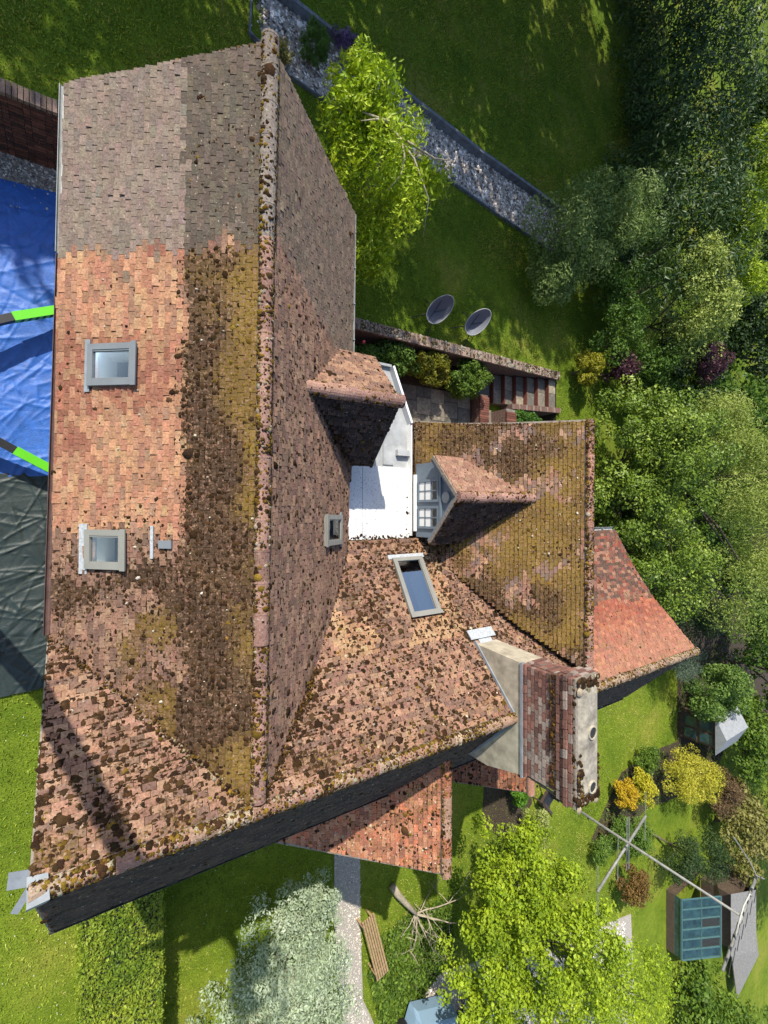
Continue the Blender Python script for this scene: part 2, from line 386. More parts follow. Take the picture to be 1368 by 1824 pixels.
DARK_MOSS = [lin(64, 48, 34), lin(56, 42, 31), lin(74, 55, 37), lin(50, 39, 29)]
OLIVE = [lin(112, 90, 38), lin(100, 79, 35), lin(90, 69, 33), lin(128, 104, 44)]
def scatter_moss(parent, P, Nn, e1, rad, col, seed):
    """low cushions: 7-sided rings with a raised ring and a cap"""
    n = len(P)
    if not n: return
    rg = np.random.default_rng(seed); k = 7
    k = 6; N = Nn; X = np.broadcast_to(e1, N.shape); Yv = np.cross(N, X)
    th = np.arange(k)*2*pi/k+rg.uniform(0, 6.28, (n, 1))
    r0 = rad[:, None]*rg.uniform(.65, 1.3, (n, k)); h = rad*rg.uniform(.16, .36, n)
    def ring(sc, hh):
        return P[:, None]+(X[:, None]*np.cos(th)[..., None]+Yv[:, None]*np.sin(th)[..., None])*(r0*sc)[..., None]+N[:, None]*(hh[:, None]*rg.uniform(.8, 1.2, (n, k)))[..., None]
    V = np.concatenate([ring(1.0, np.full(n, -.008)), ring(.66, h)], 1).reshape(-1, 3)
    b = (np.arange(n)*2*k)[:, None]; i = np.arange(k); j = (i+1) % k
    Q = np.stack([b+i, b+j, b+k+j, b+k+i], -1).reshape(-1, 4); cap = b+k+i[None]
    o = mesh_obj('moss', V, [Q, cap], M['moss'], parent, col=np.concatenate([np.repeat(col, k, 0), col]), smooth=True); o['kind'] = 'stuff'

def roof_slope(name, O, e1, e2, prof, poly, colour, moss=None, gauge=.082, tw=.152, holes=(), seed=1, mat='tile', parent=house,
               sag=.012, lift=1.0, moss_n=5.0, moss_r=.026, label=None, tone=.5, desat=.27, film_k=(.14, .24)):
    rg = np.random.default_rng(seed)
    O = A(O, float); e1 = A(e1, float); e1 /= np.hypot(*e1); e2 = A(e2, float); e2 /= np.hypot(*e2)
    S = A([p[0] for p in prof]); Z = A([p[1] for p in prof]); T = np.concatenate([[0], np.cumsum(np.hypot(np.diff(S), np.diff(Z)))])
    P2 = [((A(p)-O)@e1, (A(p)-O)@e2) for p in poly]
    E1 = A([*e1, 0])
    def pos(a, t, up=0.):
        s = np.interp(t, T, S); z = np.interp(t, T, Z)
        s2 = np.interp(t+.05, T, S); z2 = np.interp(t+.05, T, Z); s1 = np.interp(t-.05, T, S); z1 = np.interp(t-.05, T, Z)
        d = np.stack([s2-s1, z2-z1], -1); d /= np.linalg.norm(d, axis=-1, keepdims=True)
        nrm = np.stack([e2[0]*-d[..., 1], e2[1]*-d[..., 1], d[..., 0]], -1)
        p = np.stack([O[0]+e1[0]*a+e2[0]*s, O[1]+e1[1]*a+e2[1]*s, z], -1)
        u = np.asarray(up+sag*2*(vnoise(a+seed*13, t, 1.1, seed, 2)-.5))
        return p+nrm*u[..., None], nrm
    rows = int(np.ceil(T[-1]/gauge)); a0s, a1s, t1s, ks = [], [], [], []
    strips = []
    for k in range(rows+1):
        t1 = min((k+1)*gauge, T[-1]); tm = t1-gauge/2
        if tm > T[-1]: break
        s = np.interp(tm, T, S); xs = []
        for i in range(len(P2)):
            (xa, ya), (xb, yb) = P2[i], P2[(i+1) % len(P2)]
            if (ya > s) != (yb > s): xs.append(xa+(s-ya)*(xb-xa)/(yb-ya))
        xs.sort(); iv = [(xs[i], xs[i+1]) for i in range(0, len(xs)-1, 2)]
        for h in holes:
            if h[2] < s < h[3]:
                nv = []
                for lo, hi in iv:
                    if h[0] > lo: nv.append((lo, min(hi, h[0])))
                    if h[1] < hi: nv.append((max(lo, h[1]), hi))
                iv = [q for q in nv if q[1]-q[0] > .01]
        for lo, hi in iv:
            strips.append((lo, hi, t1-gauge, t1))
            off = (k % 2)*tw/2+rg.uniform(-.012, .012)
            e = np.arange(math.floor((lo-off)/tw), math.ceil((hi-off)/tw)+1)*tw+off
            e = np.clip(e+rg.normal(0, .003, len(e)), lo, hi)
            m = (e[1:]-e[:-1]) > .03
            a0s.append(e[:-1][m]); a1s.append(e[1:][m]); t1s.append(np.full(m.sum(), t1)); ks.append(np.full(m.sum(), k))
    st = A(strips)
    sv = np.stack([pos(st[:, 0], st[:, 2], -.004)[0], pos(st[:, 1], st[:, 2], -.004)[0], pos(st[:, 1], st[:, 3], -.004)[0], pos(st[:, 0], st[:, 3], -.004)[0]], 1)
    base = mesh_obj(name, sv, [np.arange(len(st)*4).reshape(-1, 4)], M['under'], parent)
    if label: base['label'] = label
    a0 = np.concatenate(a0s)+.0034; a1 = np.concatenate(a1s)-.0034; t1 = np.concatenate(t1s); n = len(a0)
    t1 = t1+rg.normal(0, .004, n); t0 = np.maximum(t1-gauge*1.75, 0); sk = rg.normal(0, .004, n)
    lf = (.031+rg.uniform(0, .010, n)+(rg.random(n) < .03)*.014)*lift; tilt = rg.normal(0, .003, n)
    UL = pos(a0, t0, .006)[0]; UR = pos(a1, t0, .006)[0]
    LL, nn = pos(a0, t1-sk, lf+tilt); LR = pos(a1, t1+sk, lf-tilt)[0]
    dn = nn*(.019*lift)
    V = np.stack([UL, UR, LR, LL, UL-nn*.004, UR-nn*.004, LR-dn, LL-dn], 1)
    F = A([(0, 3, 2, 1), (3, 7, 6, 2), (0, 4, 7, 3), (1, 2, 6, 5)])
    fn = np.cross(V[:, 3]-V[:, 0], V[:, 1]-V[:, 0])
    if (fn[:, 2] < 0).mean() > .5: F = F[:, ::-1]
    cen = V[:, :4].mean(1); a = (a0+a1)/2
    col = colour(cen[:, 0], cen[:, 1], cen[:, 2], rg)*tone
    col = (col*(1-desat)+desat*col.mean(1, keepdims=True)*A([1.14, .98, .84]))*A([1.0, .955, .83])
    if moss:
        dn_, ol_ = moss(cen[:, 0], cen[:, 1], np.interp(t1, T, S))
        q_ = np.clip(ol_*.9+.25*(vnoise(cen[:, 0], cen[:, 1], .3, 66)-.5), 0, 1)[:, None]; w_ = vnoise(cen[:, 0], cen[:, 1], .4, 67)[:, None]
        fcol = (A(DARK_MOSS[1])*(1-w_)+A(DARK_MOSS[2])*w_)*(1-q_)+(A(OLIVE[2])*(1-w_)+A(OLIVE[3])*w_)*q_
        film = np.concatenate([fcol, np.clip(film_k[0]+film_k[1]*dn_, 0, .58)[:, None]], 1)
    else: film = np.tile(A([.06, .045, .03, .22]), (n, 1))
    PEND.append(dict(V=V, F=F, col=col, base=base, mat=M[mat], n=nn, c=cen, film=film))
    if moss:
        dens, olive = moss(cen[:, 0], cen[:, 1], np.interp(t1, T, S))
        cnt = rg.poisson(np.clip(dens, 0, 1.6)*moss_n); idx = np.repeat(np.arange(n), cnt); m = len(idx)
        cor = rg.random(m) < .6; am = np.clip(np.where(cor, np.where(rg.random(m) < .5, a0[idx], a1[idx])+rg.normal(0, .018, m), a0[idx]+(a1-a0)[idx]*rg.random(m)), a0[idx]+.008, a1[idx]-.008); tm = t1[idx]+rg.normal(-.010, .014, m)-np.where(~cor & (rg.random(m) < .6), rg.random(m)*gauge, 0)
        p, nv = pos(am, np.clip(tm, 0, T[-1]), .022*lift)
        ol = rg.random(m) < olive[idx]
        c = np.where(ol[:, None], pick(OLIVE, m, rg), pick(DARK_MOSS, m, rg)); c = value3(c, rg, .25)
        r = moss_r*rg.lognormal(0, .34, m)*np.where(ol, .72, 1.0)
        scatter_moss(base, p, nv, E1, r, c, seed+100)
    return base, pos

# ---- tile colours
def salmon(x, y, z, rg):
    n = len(x)
    pal = pick([lin(206, 146, 112), lin(214, 160, 122), lin(196, 128, 104), lin(186, 112, 96), lin(160, 112, 96), lin(205, 165, 125), lin(150, 118, 104)], n, rg, [.2, .17, .2, .13, .12, .1, .08])
    return pal*.58+.42*A(lin(196, 140, 110))
def pinkish(x, y, z, rg):
    return pick([lin(200, 150, 128), lin(188, 138, 118), lin(176, 130, 116), lin(206, 160, 136), lin(160, 122, 112)], len(x), rg)
def main_left_col(x, y, z, rg):
    n = len(x); c = pinkish(x, y, z, rg)*.92
    sal = (y < 3.33) & (y > -.3+.5*(vnoise(x, y, .5, 8)-.5)) & (x < 1.25); c[sal] = salmon(x[sal], y[sal], z[sal], rg)*1.28
    red = sal & (vnoise(x, y, .9, 9) > .56); c[red] = pick([lin(192, 122, 100), lin(182, 112, 92), lin(204, 148, 116)], red.sum(), rg)*1.05
    low = (y < -.3) & (x < 1.0); c[low] = c[low]*.9+A(lin(140, 112, 110))*.1
    con = y > 3.33+.12*np.sin(x*9); k = con.sum()
    mixed = (rg.random(n) < .04) & ~con & (y > 2.9); c[mixed] = A(lin(158, 136, 124)); c[con] = pick([lin(160, 142, 139), lin(154, 137, 134), lin(165, 146, 142), lin(149, 133, 131)], k, rg)*1.06*(.9+.2*vnoise(x[con], y[con], .6, 18))[:, None]
    dk = con & (x > 1.18+.10*(vnoise(x*0, y, .3, 6)-.5)+rg.normal(0, .05, n)); c[dk] = pick([lin(120, 108, 102), lin(112, 101, 96), lin(128, 115, 108)], dk.sum(), rg)
    v = value3(c, rg, .09); v[con] = value3(c[con], rg, .05); return v
def main_left_moss(x, y, s):
    n = vnoise(x, y, .5, 31); n2 = vnoise(x, y, .28, 37)
    base = sstep(.34, .62, n*.5+n2*.5)
    ridge = sstep(1.08, 1.27, x+.14*(n2-.5))
    d = np.where(y > 3.33, .07*ridge+.12*sstep(1.75, 1.85, x)+.35*ridge*(vnoise(x, y, .5, 77) > .66),
                 ridge*(1.35+.35*base)*sstep(3.45, 3.1, y) + (1-ridge)*np.maximum(sstep(.6, -1.2, y)*(.35+.8*base), .05*base))
    d = np.where((y < -.6), np.maximum(d, .72+.75*base), d)
    o = np.where(y > 3.33, .6, np.clip(sstep(1.2, 1.75, x+.9*(vnoise(x, y, .35, 48)-.5))*sstep(.36, .6, vnoise(x, y, .8, 41)+.12*sstep(1.5, 1.8, x)), 0, .95))
    o = np.where((y < -1.2) & (x < 1.1) & (x > .1), .65*base, o)
    return d, o
def right_col(x, y, z, rg):
    n = len(x); c = pick([lin(178, 138, 122), lin(165, 126, 114), lin(152, 118, 110), lin(188, 146, 128)], n, rg)
    con = (y > 3.3) | (y > 3.05+(x-2.0)*.28) & (y > 2.6) ; con = y > 3.45-np.clip(x-2.2, 0, 3)*.42
    c[con] = pick([lin(146, 126, 118), lin(136, 118, 112), lin(155, 134, 124)], con.sum(), rg)
    return value3(c, rg, .09)
def right_moss(x, y, s):
    b = sstep(.3, .6, vnoise(x, y, .35, 51)); d = np.where(y > 3.3-np.clip(x-2.2, 0, 3)*.42, .04, .55+.4*b)
    return d, np.zeros(len(x))+.04
def cross_col(x, y, z, rg):
    c = pinkish(x, y, z, rg)
    warm = (vnoise(x, y, 1.2, 61) > .5) & (x > 3.6) & (x < 6.4) & (y > -2.4)
    c[warm] = pick([lin(222, 172, 132), lin(212, 156, 120), lin(226, 182, 140)], warm.sum(), rg)
    return value3(c, rg, .09)
def cross_moss(x, y, s):
    b = vnoise(x, y, .45, 71)*.6+vnoise(x, y, .2, 72)*.4
    d = .58+.9*sstep(.36, .58, b)
    d = d*np.where((x > 3) & (y < -2.2), .8, 1)+np.where(y < -3.3, .35, 0)
    return d, .18*sstep(.5, .7, vnoise(x, y, .7, 73))+.3*(y < -3.35)
def wing_col(x, y, z, rg):
    c = pick([lin(205, 150, 128), lin(190, 135, 118), lin(170, 132, 124), lin(214, 165, 140), lin(160, 132, 130)], len(x), rg); return value3(c, rg, .09)
def wing_moss(x, y, s):
    b = vnoise(x, y, .55, 81)*.65+vnoise(x, y, .2, 82)*.35
    d = .62+1.1*sstep(.34, .54, b); o = .2+.75*sstep(.40, .58, vnoise(x+3, y, .9, 83))
    return d, o
def end_col(x, y, z, rg):
    n = len(x); c = pick([lin(182, 104, 82), lin(172, 96, 78), lin(190, 118, 94), lin(164, 98, 84)], n, rg)
    up = y > -2.35+.25*(vnoise(x, y, .5, 3)-.5); c[up] = pick([lin(150, 108, 96), lin(124, 94, 86), lin(178, 134, 116), lin(160, 92, 80), lin(108, 86, 80)], up.sum(), rg)
    lo = y < -2.35; f_ = sstep(-2.3, -3.5, y[lo])[:, None]*.45; c[lo] = c[lo]*(1-f_)+A(lin(200, 160, 140))*f_
    return value3(c, rg, .12)
def porch_col(x, y, z, rg):
    c = pick([lin(198, 128, 96), lin(184, 112, 86), lin(206, 140, 108), lin(170, 108, 88), lin(214, 120, 84)], len(x), rg); return value3(c, rg, .14)
def porch_moss(x, y, s):
    b = vnoise(x, y, .4, 91); return .35+.9*sstep(.40, .6, b)*sstep(2.2, .3, s), .6+0*x
def shade_col(x, y, z, rg): return value3(pick([lin(96, 78, 74), lin(82, 69, 68), lin(108, 86, 79)], len(x), rg), rg, .2)  # darker tile colours paint in the shade of slopes turned from the sun
def some_moss(x, y, s): return .4+.4*vnoise(x, y, .3, 95), .1+0*x

# ---- main range
RU = (2.02, 5.78); e_m = A([-.0159, -.99987]); w_m = A([-.99987, .0159])
V1 = (3.70, 4.17, 1.29, 1.74); V2 = (6.06, 6.50, 1.36, 1.73); V3 = (5.83, 6.28, 1.45, 1.97); V4 = (3.30, 3.96, 1.68, 2.66)
main_l, pos_ml = roof_slope('roof_slope', RU, e_m, w_m, [(0, 6.65), (2.12, 4.78)],
    [(2.02, 5.78), (-.06, 5.60), (-.115, 3.35), (-.245, -1.66), (1.87, -3.75)], main_left_col, main_left_moss, holes=[V1, V2], seed=11, moss_n=8.0, moss_r=.022, film_k=(.15, .305),
    label='long front roof slope, tiles grey at one end and salmon and mossy beyond')
main_r, pos_mr = roof_slope('roof_slope', RU, e_m, -w_m, [(0, 6.65), (2.42, 4.50)],
    [(2.02, 5.78), (4.42, 5.68), (4.38, 3.2), (4.26, -.62), (4.1, -.92), (3.2, -2.45), (1.87, -3.68)], right_col, right_moss, holes=[V3], seed=12, moss_n=4.6, moss_r=.023, film_k=(.14, .2),
    label='rear slope of the main roof, pinkish brown tiles with small dark moss tufts')
# ---- cross range
RC = (1.95, -3.63); e_c = A([1, .0035]); n_c = A([-.0035, 1])
PC = [(0, 6.65), (1.2, 5.55), (2.1, 4.95), (3.05, 4.43)]
cross_l, pos_cl = roof_slope('roof_slope', RC, e_c, n_c, [(0, 6.65), (2.02, 4.78)], [(-.33, -3.64), (1.95, -3.63), (1.8, -3.55), (-.255, -1.62)], cross_col, cross_moss, seed=13, film_k=(.16, .2), moss_n=7.5, moss_r=.027,
    label='gable roof slope of pinkish clay tiles crossed by a long dark shadow')
cross_m, pos_cm = roof_slope('roof_slope', RC, e_c, n_c, PC, [(1.9, -3.63), (9.0, -3.61), (9.0, -3.35), (7.9, -2.45), (6.9, -1.5), (6.12, -.55), (4.24, -.57), (4.06, -.92), (3.58, -1.78), (3.14, -2.42)],
    cross_col, cross_moss, holes=[V4], seed=14, film_k=(.16, .2), moss_n=7.5, moss_r=.027, label='inner slope of the cross roof, pink tiles blotched with dark moss')
end_s, _ = roof_slope('roof_slope', RC, e_c, n_c, PC, [(9.0, -3.61), (13.42, -3.6), (13.46, -.58), (11.2, -.58), (9.0, -3.3)], end_col, lambda x, y, s: (.10+.35*sstep(.45, .65, vnoise(x, y, .5, 97))*(y > -2.4), .3+0*x), gauge=.09, seed=15, desat=.1, tone=.6, moss_r=.02,
    label='red clay tiled end slope that sweeps out at its eave')
PF = [(0, 6.65), (1.75, 4.80)]
far_l, _ = roof_slope('roof_slope', RC, e_c, -n_c, PF, [(-.33, -3.64), (13.42, -3.6), (13.42, -5.36), (-.22, -5.4)], shade_col, lambda x, y, s: (.12+0*x, .1+0*x), seed=16,
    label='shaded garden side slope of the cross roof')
# ---- rear wing
RW = (8.8, 1.85); e_w = A([-.012, -1]); w_w = A([-1, .012]); PW = [(0, 6.6), (1.4, 5.42), (2.1, 4.87), (2.78, 4.36)]
wing_l, pos_wl = roof_slope('roof_slope', RW, e_w, w_w, PW, [(8.8, 1.86), (7.95, 1.83), (7.06, 1.84), (6.03, 1.9), (6.05, -.56), (6.86, -1.5), (7.75, -2.42), (8.75, -3.3)],
    wing_col, wing_moss, seed=17, gauge=.088, moss_n=9.0, moss_r=.021, film_k=(.17, .315), label='wing roof slope thick with olive and brown moss')
wing_r, _ = roof_slope('roof_slope', RW, e_w, -w_w, [(0, 6.6), (2.6, 4.36)], [(8.8, 1.86), (11.4, 1.86), (11.4, -.6), (8.78, -3.4)], wing_col, None, seed=18, gauge=.1, tw=.17)
# ---- small gable over the flat roof
ga, _ = roof_slope('roof_slope', (2.9, 1.86), (1, 0), (0, 1), [(0, 5.81), (.95, 5.0)], [(2.9, 1.86), (4.60, 1.87), (4.60, 2.8), (3.92, 2.85)], pinkish, lambda x, y, s: (.28+.3*vnoise(x, y, .25, 99), 0*x), seed=19, moss_n=3)
gb, _ = roof_slope('roof_slope', (2.9, 1.86), (1, 0), (0, -1), [(0, 5.81), (1.0, 4.88)], [(2.9, 1.86), (4.60, 1.87), (4.60, .86), (4.22, .86)], shade_col, some_moss, seed=20)
# ---- dormer on the wing
da, _ = roof_slope('roof_slope', (5.88, .28), (1, 0), (0, 1), [(0, 5.88), (.80, 5.17)], [(5.86, .28), (7.97, .28), (6.55, 1.08), (5.86, 1.08)], lambda x, y, z, rg: value3(pick([lin(196, 142, 126), lin(182, 130, 118), lin(204, 156, 136)], len(x), rg), rg, .12), lambda x, y, s: (.12+0*x, 0*x), seed=21, moss_n=3)
db, _ = roof_slope('roof_slope', (5.88, .28), (1, 0), (0, -1), [(0, 5.88), (.90, 5.06)], [(5.86, .28), (7.97, .28), (6.6, -.62), (5.86, -.62)], shade_col, some_moss, seed=22)
# ---- twin garden gables
pa, pos_pa = roof_slope('roof_slope', (5.86, -4.6), (0, -1), (-1, 0), [(0, 5.55), (2.7, 2.5)], [(5.86, -4.5), (5.86, -6.82), (3.1, -6.82), (3.1, -5.2)], porch_col, porch_moss, seed=23, gauge=.09, tone=.74, label='orange tiled garden gable slope flecked with white lichen')
pb, _ = roof_slope('roof_slope', (5.86, -4.6), (0, -1), (1, 0), [(0, 5.55), (1.7, 3.6)], [(5.86, -4.5), (5.86, -6.82), (7.5, -6.82), (7.5, -5.2)], shade_col, None, seed=24, gauge=.1)
pc, _ = roof_slope('roof_slope', (9.0, -4.9), (0, -1), (-1, 0), [(0, 4.97), (1.5, 3.27)], [(9.0, -4.6), (9.0, -6.62), (7.5, -6.62), (7.5, -4.9)], porch_col, some_moss, seed=25, gauge=.09)
pd, _ = roof_slope('roof_slope', (9.0, -4.9), (0, -1), (1, 0), [(0, 4.97), (1.9, 2.8)], [(9.0, -4.6), (9.0, -6.62), (10.9, -6.62), (10.9, -4.9)], shade_col, None, seed=26, gauge=.1)

# ---- the 300 tiles that show largest are single pieces, the rest one field for each slope
CAMP = A(cam.location); th0 = radians(33.7)
Fd, Rd, Ud = A([sin(th0), 0, -cos(th0)]), A([cos(th0), 0, sin(th0)]), A([0, 1., 0])
allarea = []
for P in PEND:
    v = CAMP-P['c']; d = np.linalg.norm(v, axis=1); k = -(v@Fd)
    inside = (np.abs(v@Rd)/np.maximum(k, .1) < .80) & (np.abs(v@Ud)/np.maximum(k, .1) < 1.05) & (k > 0)
    P['ar'] = np.where(inside, np.maximum((P['n']*v).sum(1), 0)/d**3, 0); allarea.append(P['ar'])
cut = np.sort(np.concatenate(allarea))[-300]
for P in PEND:
    sel = P['ar'] >= cut
    for i in np.where(sel)[0]:
        mesh_obj('tile', P['V'][i], [P['F']], P['mat'], P['base'], col=np.repeat(P['col'][i:i+1], 4, 0), film=np.repeat(P['film'][i:i+1], 4, 0))
    V = P['V'][~sel]; n = len(V)
    F = (P['F'][None]+(np.arange(n)*8)[:, None, None]).reshape(-1, 4)
    o = mesh_obj('tile_field', V, [F], P['mat'], P['base'], col=np.repeat(P['col'][~sel], 4, 0), film=np.repeat(P['film'][~sel], 4, 0)); o['kind'] = 'stuff'

# ---- ridges
M['bedding'] = simple('dirty_bedding', (.13, .105, .08), .95, 25, .5, .4)
def ridge(p0, p1, r, L, pal, seed, drop=.1, mossy=0., white=0.):
    rg = np.random.default_rng(seed); p0, p1 = A(p0, float), A(p1, float); d = p1-p0; T = np.linalg.norm(d); d /= T
    side = A([-d[1], d[0], 0]); side /= np.linalg.norm(side); up = np.cross(d, side); up *= np.sign(up[2])
    bed = MB(); bed.frame(p0, d, side, up, (0.02, -r*.9, -drop-.08), (T-.02, r*.9, -drop+.03)); root = bed.build('ridge', M['bedding'], house)
    n = max(1, int(round(T/L))); k = 8
    for i in range(n):
        a0, a1 = i*T/n-.008, (i+1)*T/n+.008
        lf = rg.normal(0, .006, 2); rr = r*(1+rg.normal(0, .03)); V = []
        for a, l, q in ((a0, lf[0], rr*1.04), (a0+.03, lf[0], rr*1.04), (a0+.031, lf[0], rr), (a1, lf[1], rr*.98)):
            for j in range(k+1):
                t = pi*(.02+.96*j/k); V.append(p0+d*a+side*q*cos(t)+up*(q*.92*sin(t)-drop+l))
        F = [(q*(k+1)+j, (q+1)*(k+1)+j, (q+1)*(k+1)+j+1, q*(k+1)+j+1) for q in range(3) for j in range(k)]
        F = A(F+[]); c = A(pal[rg.integers(len(pal))])*rg.uniform(.5, .75)
        m = MB(); m.add(V, [tuple(f) for f in F], c)
        m.add(V[:k+1], [tuple(range(k+1))], c); m.add(V[-k-1:], [tuple(range(k, -1, -1))], c)
        m.build('ridge_tile', M['ridge'], root, usecol=True)
    if mossy or white:
        m = int(T*(mossy*480)); a = rg.uniform(0, T, m); t = rg.uniform(.05, .95, m)*pi
        t = np.where(rg.random(m) < .5, rg.choice([.12, .88], m)*pi+rg.normal(0, .1, m), t)
        N = side*np.cos(t)[:, None]+up*np.sin(t)[:, None]; P = p0+d*a[:, None]+side*(r*np.cos(t))[:, None]+up*(r*.92*np.sin(t)-drop)[:, None]
        c = np.where((rg.random(m) < white)[:, None], pick([lin(160, 148, 128), lin(140, 126, 104)], m, rg), np.where((rg.random(m) < .5)[:, None], pick(OLIVE, m, rg), pick(DARK_MOSS, m, rg)))
        scatter_moss(root, P, N, d, .0155*rg.lognormal(0, .4, m), value3(c, rg, .2), seed)
    return root
PINK = [lin(168, 130, 116), lin(176, 138, 122), lin(158, 122, 110)]
GREY = [lin(150, 138, 128), lin(140, 128, 118)]
ridge((2.025, 5.84, 6.74), (1.975, 3.35, 6.74), .11, .42, GREY, 1, mossy=.5)
ridge((1.975, 3.33, 6.74), (1.87, -3.5, 6.74), .095, .38, PINK, 2, mossy=.9, white=.08)
ridge((-.34, -3.64, 6.73), (6.45, -3.62, 6.73), .10, .36, [lin(180, 148, 126), lin(170, 130, 112), lin(190, 165, 142)], 3, mossy=1.5, white=.16)
ridge((7.1, -3.615, 6.73), (13.45, -3.6, 6.73), .10, .36, [lin(160, 130, 110), lin(172, 146, 124)], 4, mossy=.9, white=.3)
ridge((8.8, 1.88, 6.68), (8.745, -3.2, 6.68), .11, .36, [lin(190, 140, 122), lin(160, 126, 112)], 5, mossy=1.0, white=.06)
ridge((2.85, 1.86, 5.89), (4.63, 1.87, 5.89), .12, .36, PINK, 6, mossy=.35, white=.1)
ridge((5.85, .28, 5.95), (8.0, .28, 5.95), .11, .34, [lin(180, 140, 126), lin(170, 130, 116)], 7, mossy=.3)
ridge((5.86, -4.6, 5.62), (5.86, -6.86, 5.62), .11, .36, [lin(190, 150, 126), lin(198, 128, 100)], 8, mossy=.5, white=.2)
ridge((9.0, -4.7, 5.04), (9.0, -6.66, 5.04), .11, .36, [lin(180, 130, 108)], 9)

# growth along the open valleys
def valley_growth(parent, a, b_, n, pal, seed, w=.05, r=.026):
    rg = np.random.default_rng(seed); f = rg.random(n); a, b_ = A(a, float), A(b_, float)
    P = a+(b_-a)*f[:, None]+rg.normal(0, w, (n, 3))*A([1, 1, .35])+A([0, 0, .05]); scatter_moss(parent, P, np.tile(A([0, .0, 1.]), (n, 1)), A([1., 0, 0]), r*rg.lognormal(0, .35, n), value3(pick(pal, n, rg), rg, .25), seed)
LICH = [lin(170, 158, 130), lin(150, 136, 108), lin(130, 114, 86)]
valley_growth(cross_l, (-.2, -1.68, 4.80), (1.85, -3.62, 6.62), 700, OLIVE[1:3]+DARK_MOSS, 401, .06, .017)
valley_growth(cross_l, (.35, -2.2, 5.28), (1.75, -3.55, 6.54), 420, LICH, 402, .035, .014)
valley_growth(cross_m, (2.0, -3.55, 6.54), (3.15, -2.42, 5.56), 700, OLIVE[1:3]+DARK_MOSS, 403, .05, .017)
def lichen_spots(parent, pos, a, s, n, seed, r=.026):
    rg = np.random.default_rng(seed); aa = rg.uniform(*a, n); tt = rg.uniform(*s, n); P, N = pos(aa, tt, .034)
    scatter_moss(parent, P, N, A([1., 0, 0]), r*rg.lognormal(0, .35, n), value3(pick([lin(205, 198, 180), lin(185, 175, 152), lin(170, 158, 140)], n, rg), rg, .12), seed)
lichen_spots(main_l, pos_ml, (2.6, 8.6), (.1, 2.2), 70, 501, .014); lichen_spots(pa, pos_pa, (.4, 2.2), (.2, 2.6), 110, 502, .022)
lichen_spots(wing_l, pos_wl, (.1, 3.0), (.1, 2.0), 80, 503, .017); lichen_spots(cross_m, pos_cm, (1.0, 5.5), (.1, 1.8), 36, 504, .015)
# verge edges (mortar line under the tile ends)
def verge(pts, w=.05, h=.07, mat='mortar'):
    m = MB()
    for a, b in zip(pts[:-1], pts[1:]): m.bar(a, b, w, h)
    return m.build('verge', M[mat], house)
verge([(-.05, 5.6, 4.74), (2.02, 5.78, 6.58), (4.40, 5.68, 4.47)], .04)
verge([(-.25, -1.66, 4.76), (-.33, -3.64, 6.6), (-.23, -5.38, 4.78)], .05)
verge([(13.42, -5.36, 4.78), (13.42, -3.6, 6.6), (13.44, -2.4, 5.5), (13.46, -1.5, 4.9), (13.48, -.58, 4.39)], .05)
verge([(8.8, 1.87, 6.55), (7.4, 1.84, 5.37), (6.7, 1.85, 4.82), (6.02, 1.9, 4.31)], .05)
verge([(4.6, 2.8, 4.96), (4.6, 1.87, 5.76), (4.6, .86, 4.84)], .05)
verge([(5.88, 1.08, 5.13), (5.87, .28, 5.84), (5.88, -.62, 5.02)], .06, .07)
verge([(5.86, -6.82, 5.5), (3.1, -6.82, 2.45)], .05); verge([(9.0, -6.62, 4.92), (7.5, -6.62, 3.22)], .05)

# ---- walls below the eaves
def gable_wall(name, pts, thick, nrm, mat='wall'):
    n = A(nrm, float)*thick; m = MB(); k = len(pts); P = [A(p, float) for p in pts]
    m.add(P+[p-n for p in P], [tuple(range(k)), tuple(range(2*k-1, k-1, -1))]+[(i, k+i, k+(i+1) % k, (i+1) % k) for i in range(k)])
    return m.build(name, M[mat], house)
w = MB(); w.box((.12, -3.3, -.3), (.37, 5.35, 4.72)); w.box((4.0, -.5, -.3), (4.22, 5.35, 4.45)); w.build('wall', M['wall'], house)
gable_wall('wall', [(.12, 5.36, -.3), (4.22, 5.36, -.3), (4.22, 5.36, 4.45), (2.0, 5.36, 6.45), (.12, 5.36, 4.7)], .25, (0, 1, 0))
gable_wall('wall', [(-.1, -1.75, -.3), (-.1, -5.2, -.3), (-.1, -5.2, 4.72), (-.1, -3.64, 6.4), (-.1, -1.75, 4.72)], .25, (-1, 0, 0))
gable_wall('wall', [(13.2, -5.15, -.3), (13.2, -.85, -.3), (13.2, -.85, 4.3), (13.2, -2.4, 5.35), (13.2, -3.6, 6.4), (13.2, -5.15, 4.72)], .25, (1, 0, 0))
w = MB(); w.box((.1, -5.2, -.3), (13.2, -5.0, 4.7)); w.box((9.3, -.85, -.3), (13.2, -.65, 4.3)); w.build('wall', M['wall'], house)
w = MB(); w.box((6.22, -.6, -.3), (6.42, 1.6, 4.3)); w.box((11.0, -.6, -.3), (11.2, 1.6, 4.3)); w.box((4.6, 2.45, -.3), (6.0, 2.6, 4.0)); w.build('wall', M['wall'], house)
gable_wall('wall', [(6.3, 1.62, -.3), (11.2, 1.62, -.3), (11.2, 1.62, 4.3), (8.8, 1.62, 6.4), (6.3, 1.62, 4.4)], .2, (0, 1, 0))
gable_wall('wall', [(3.4, -6.6, -.3), (7.4, -6.6, -.3), (7.4, -6.6, 3.55), (5.86, -6.6, 5.4), (3.4, -6.6, 2.7)], .2, (0, -1, 0))
gable_wall('wall', [(7.5, -6.4, -.3), (10.6, -6.4, -.3), (10.6, -6.4, 3.0), (9.0, -6.4, 4.8), (7.5, -6.4, 3.1)], .2, (0, -1, 0))
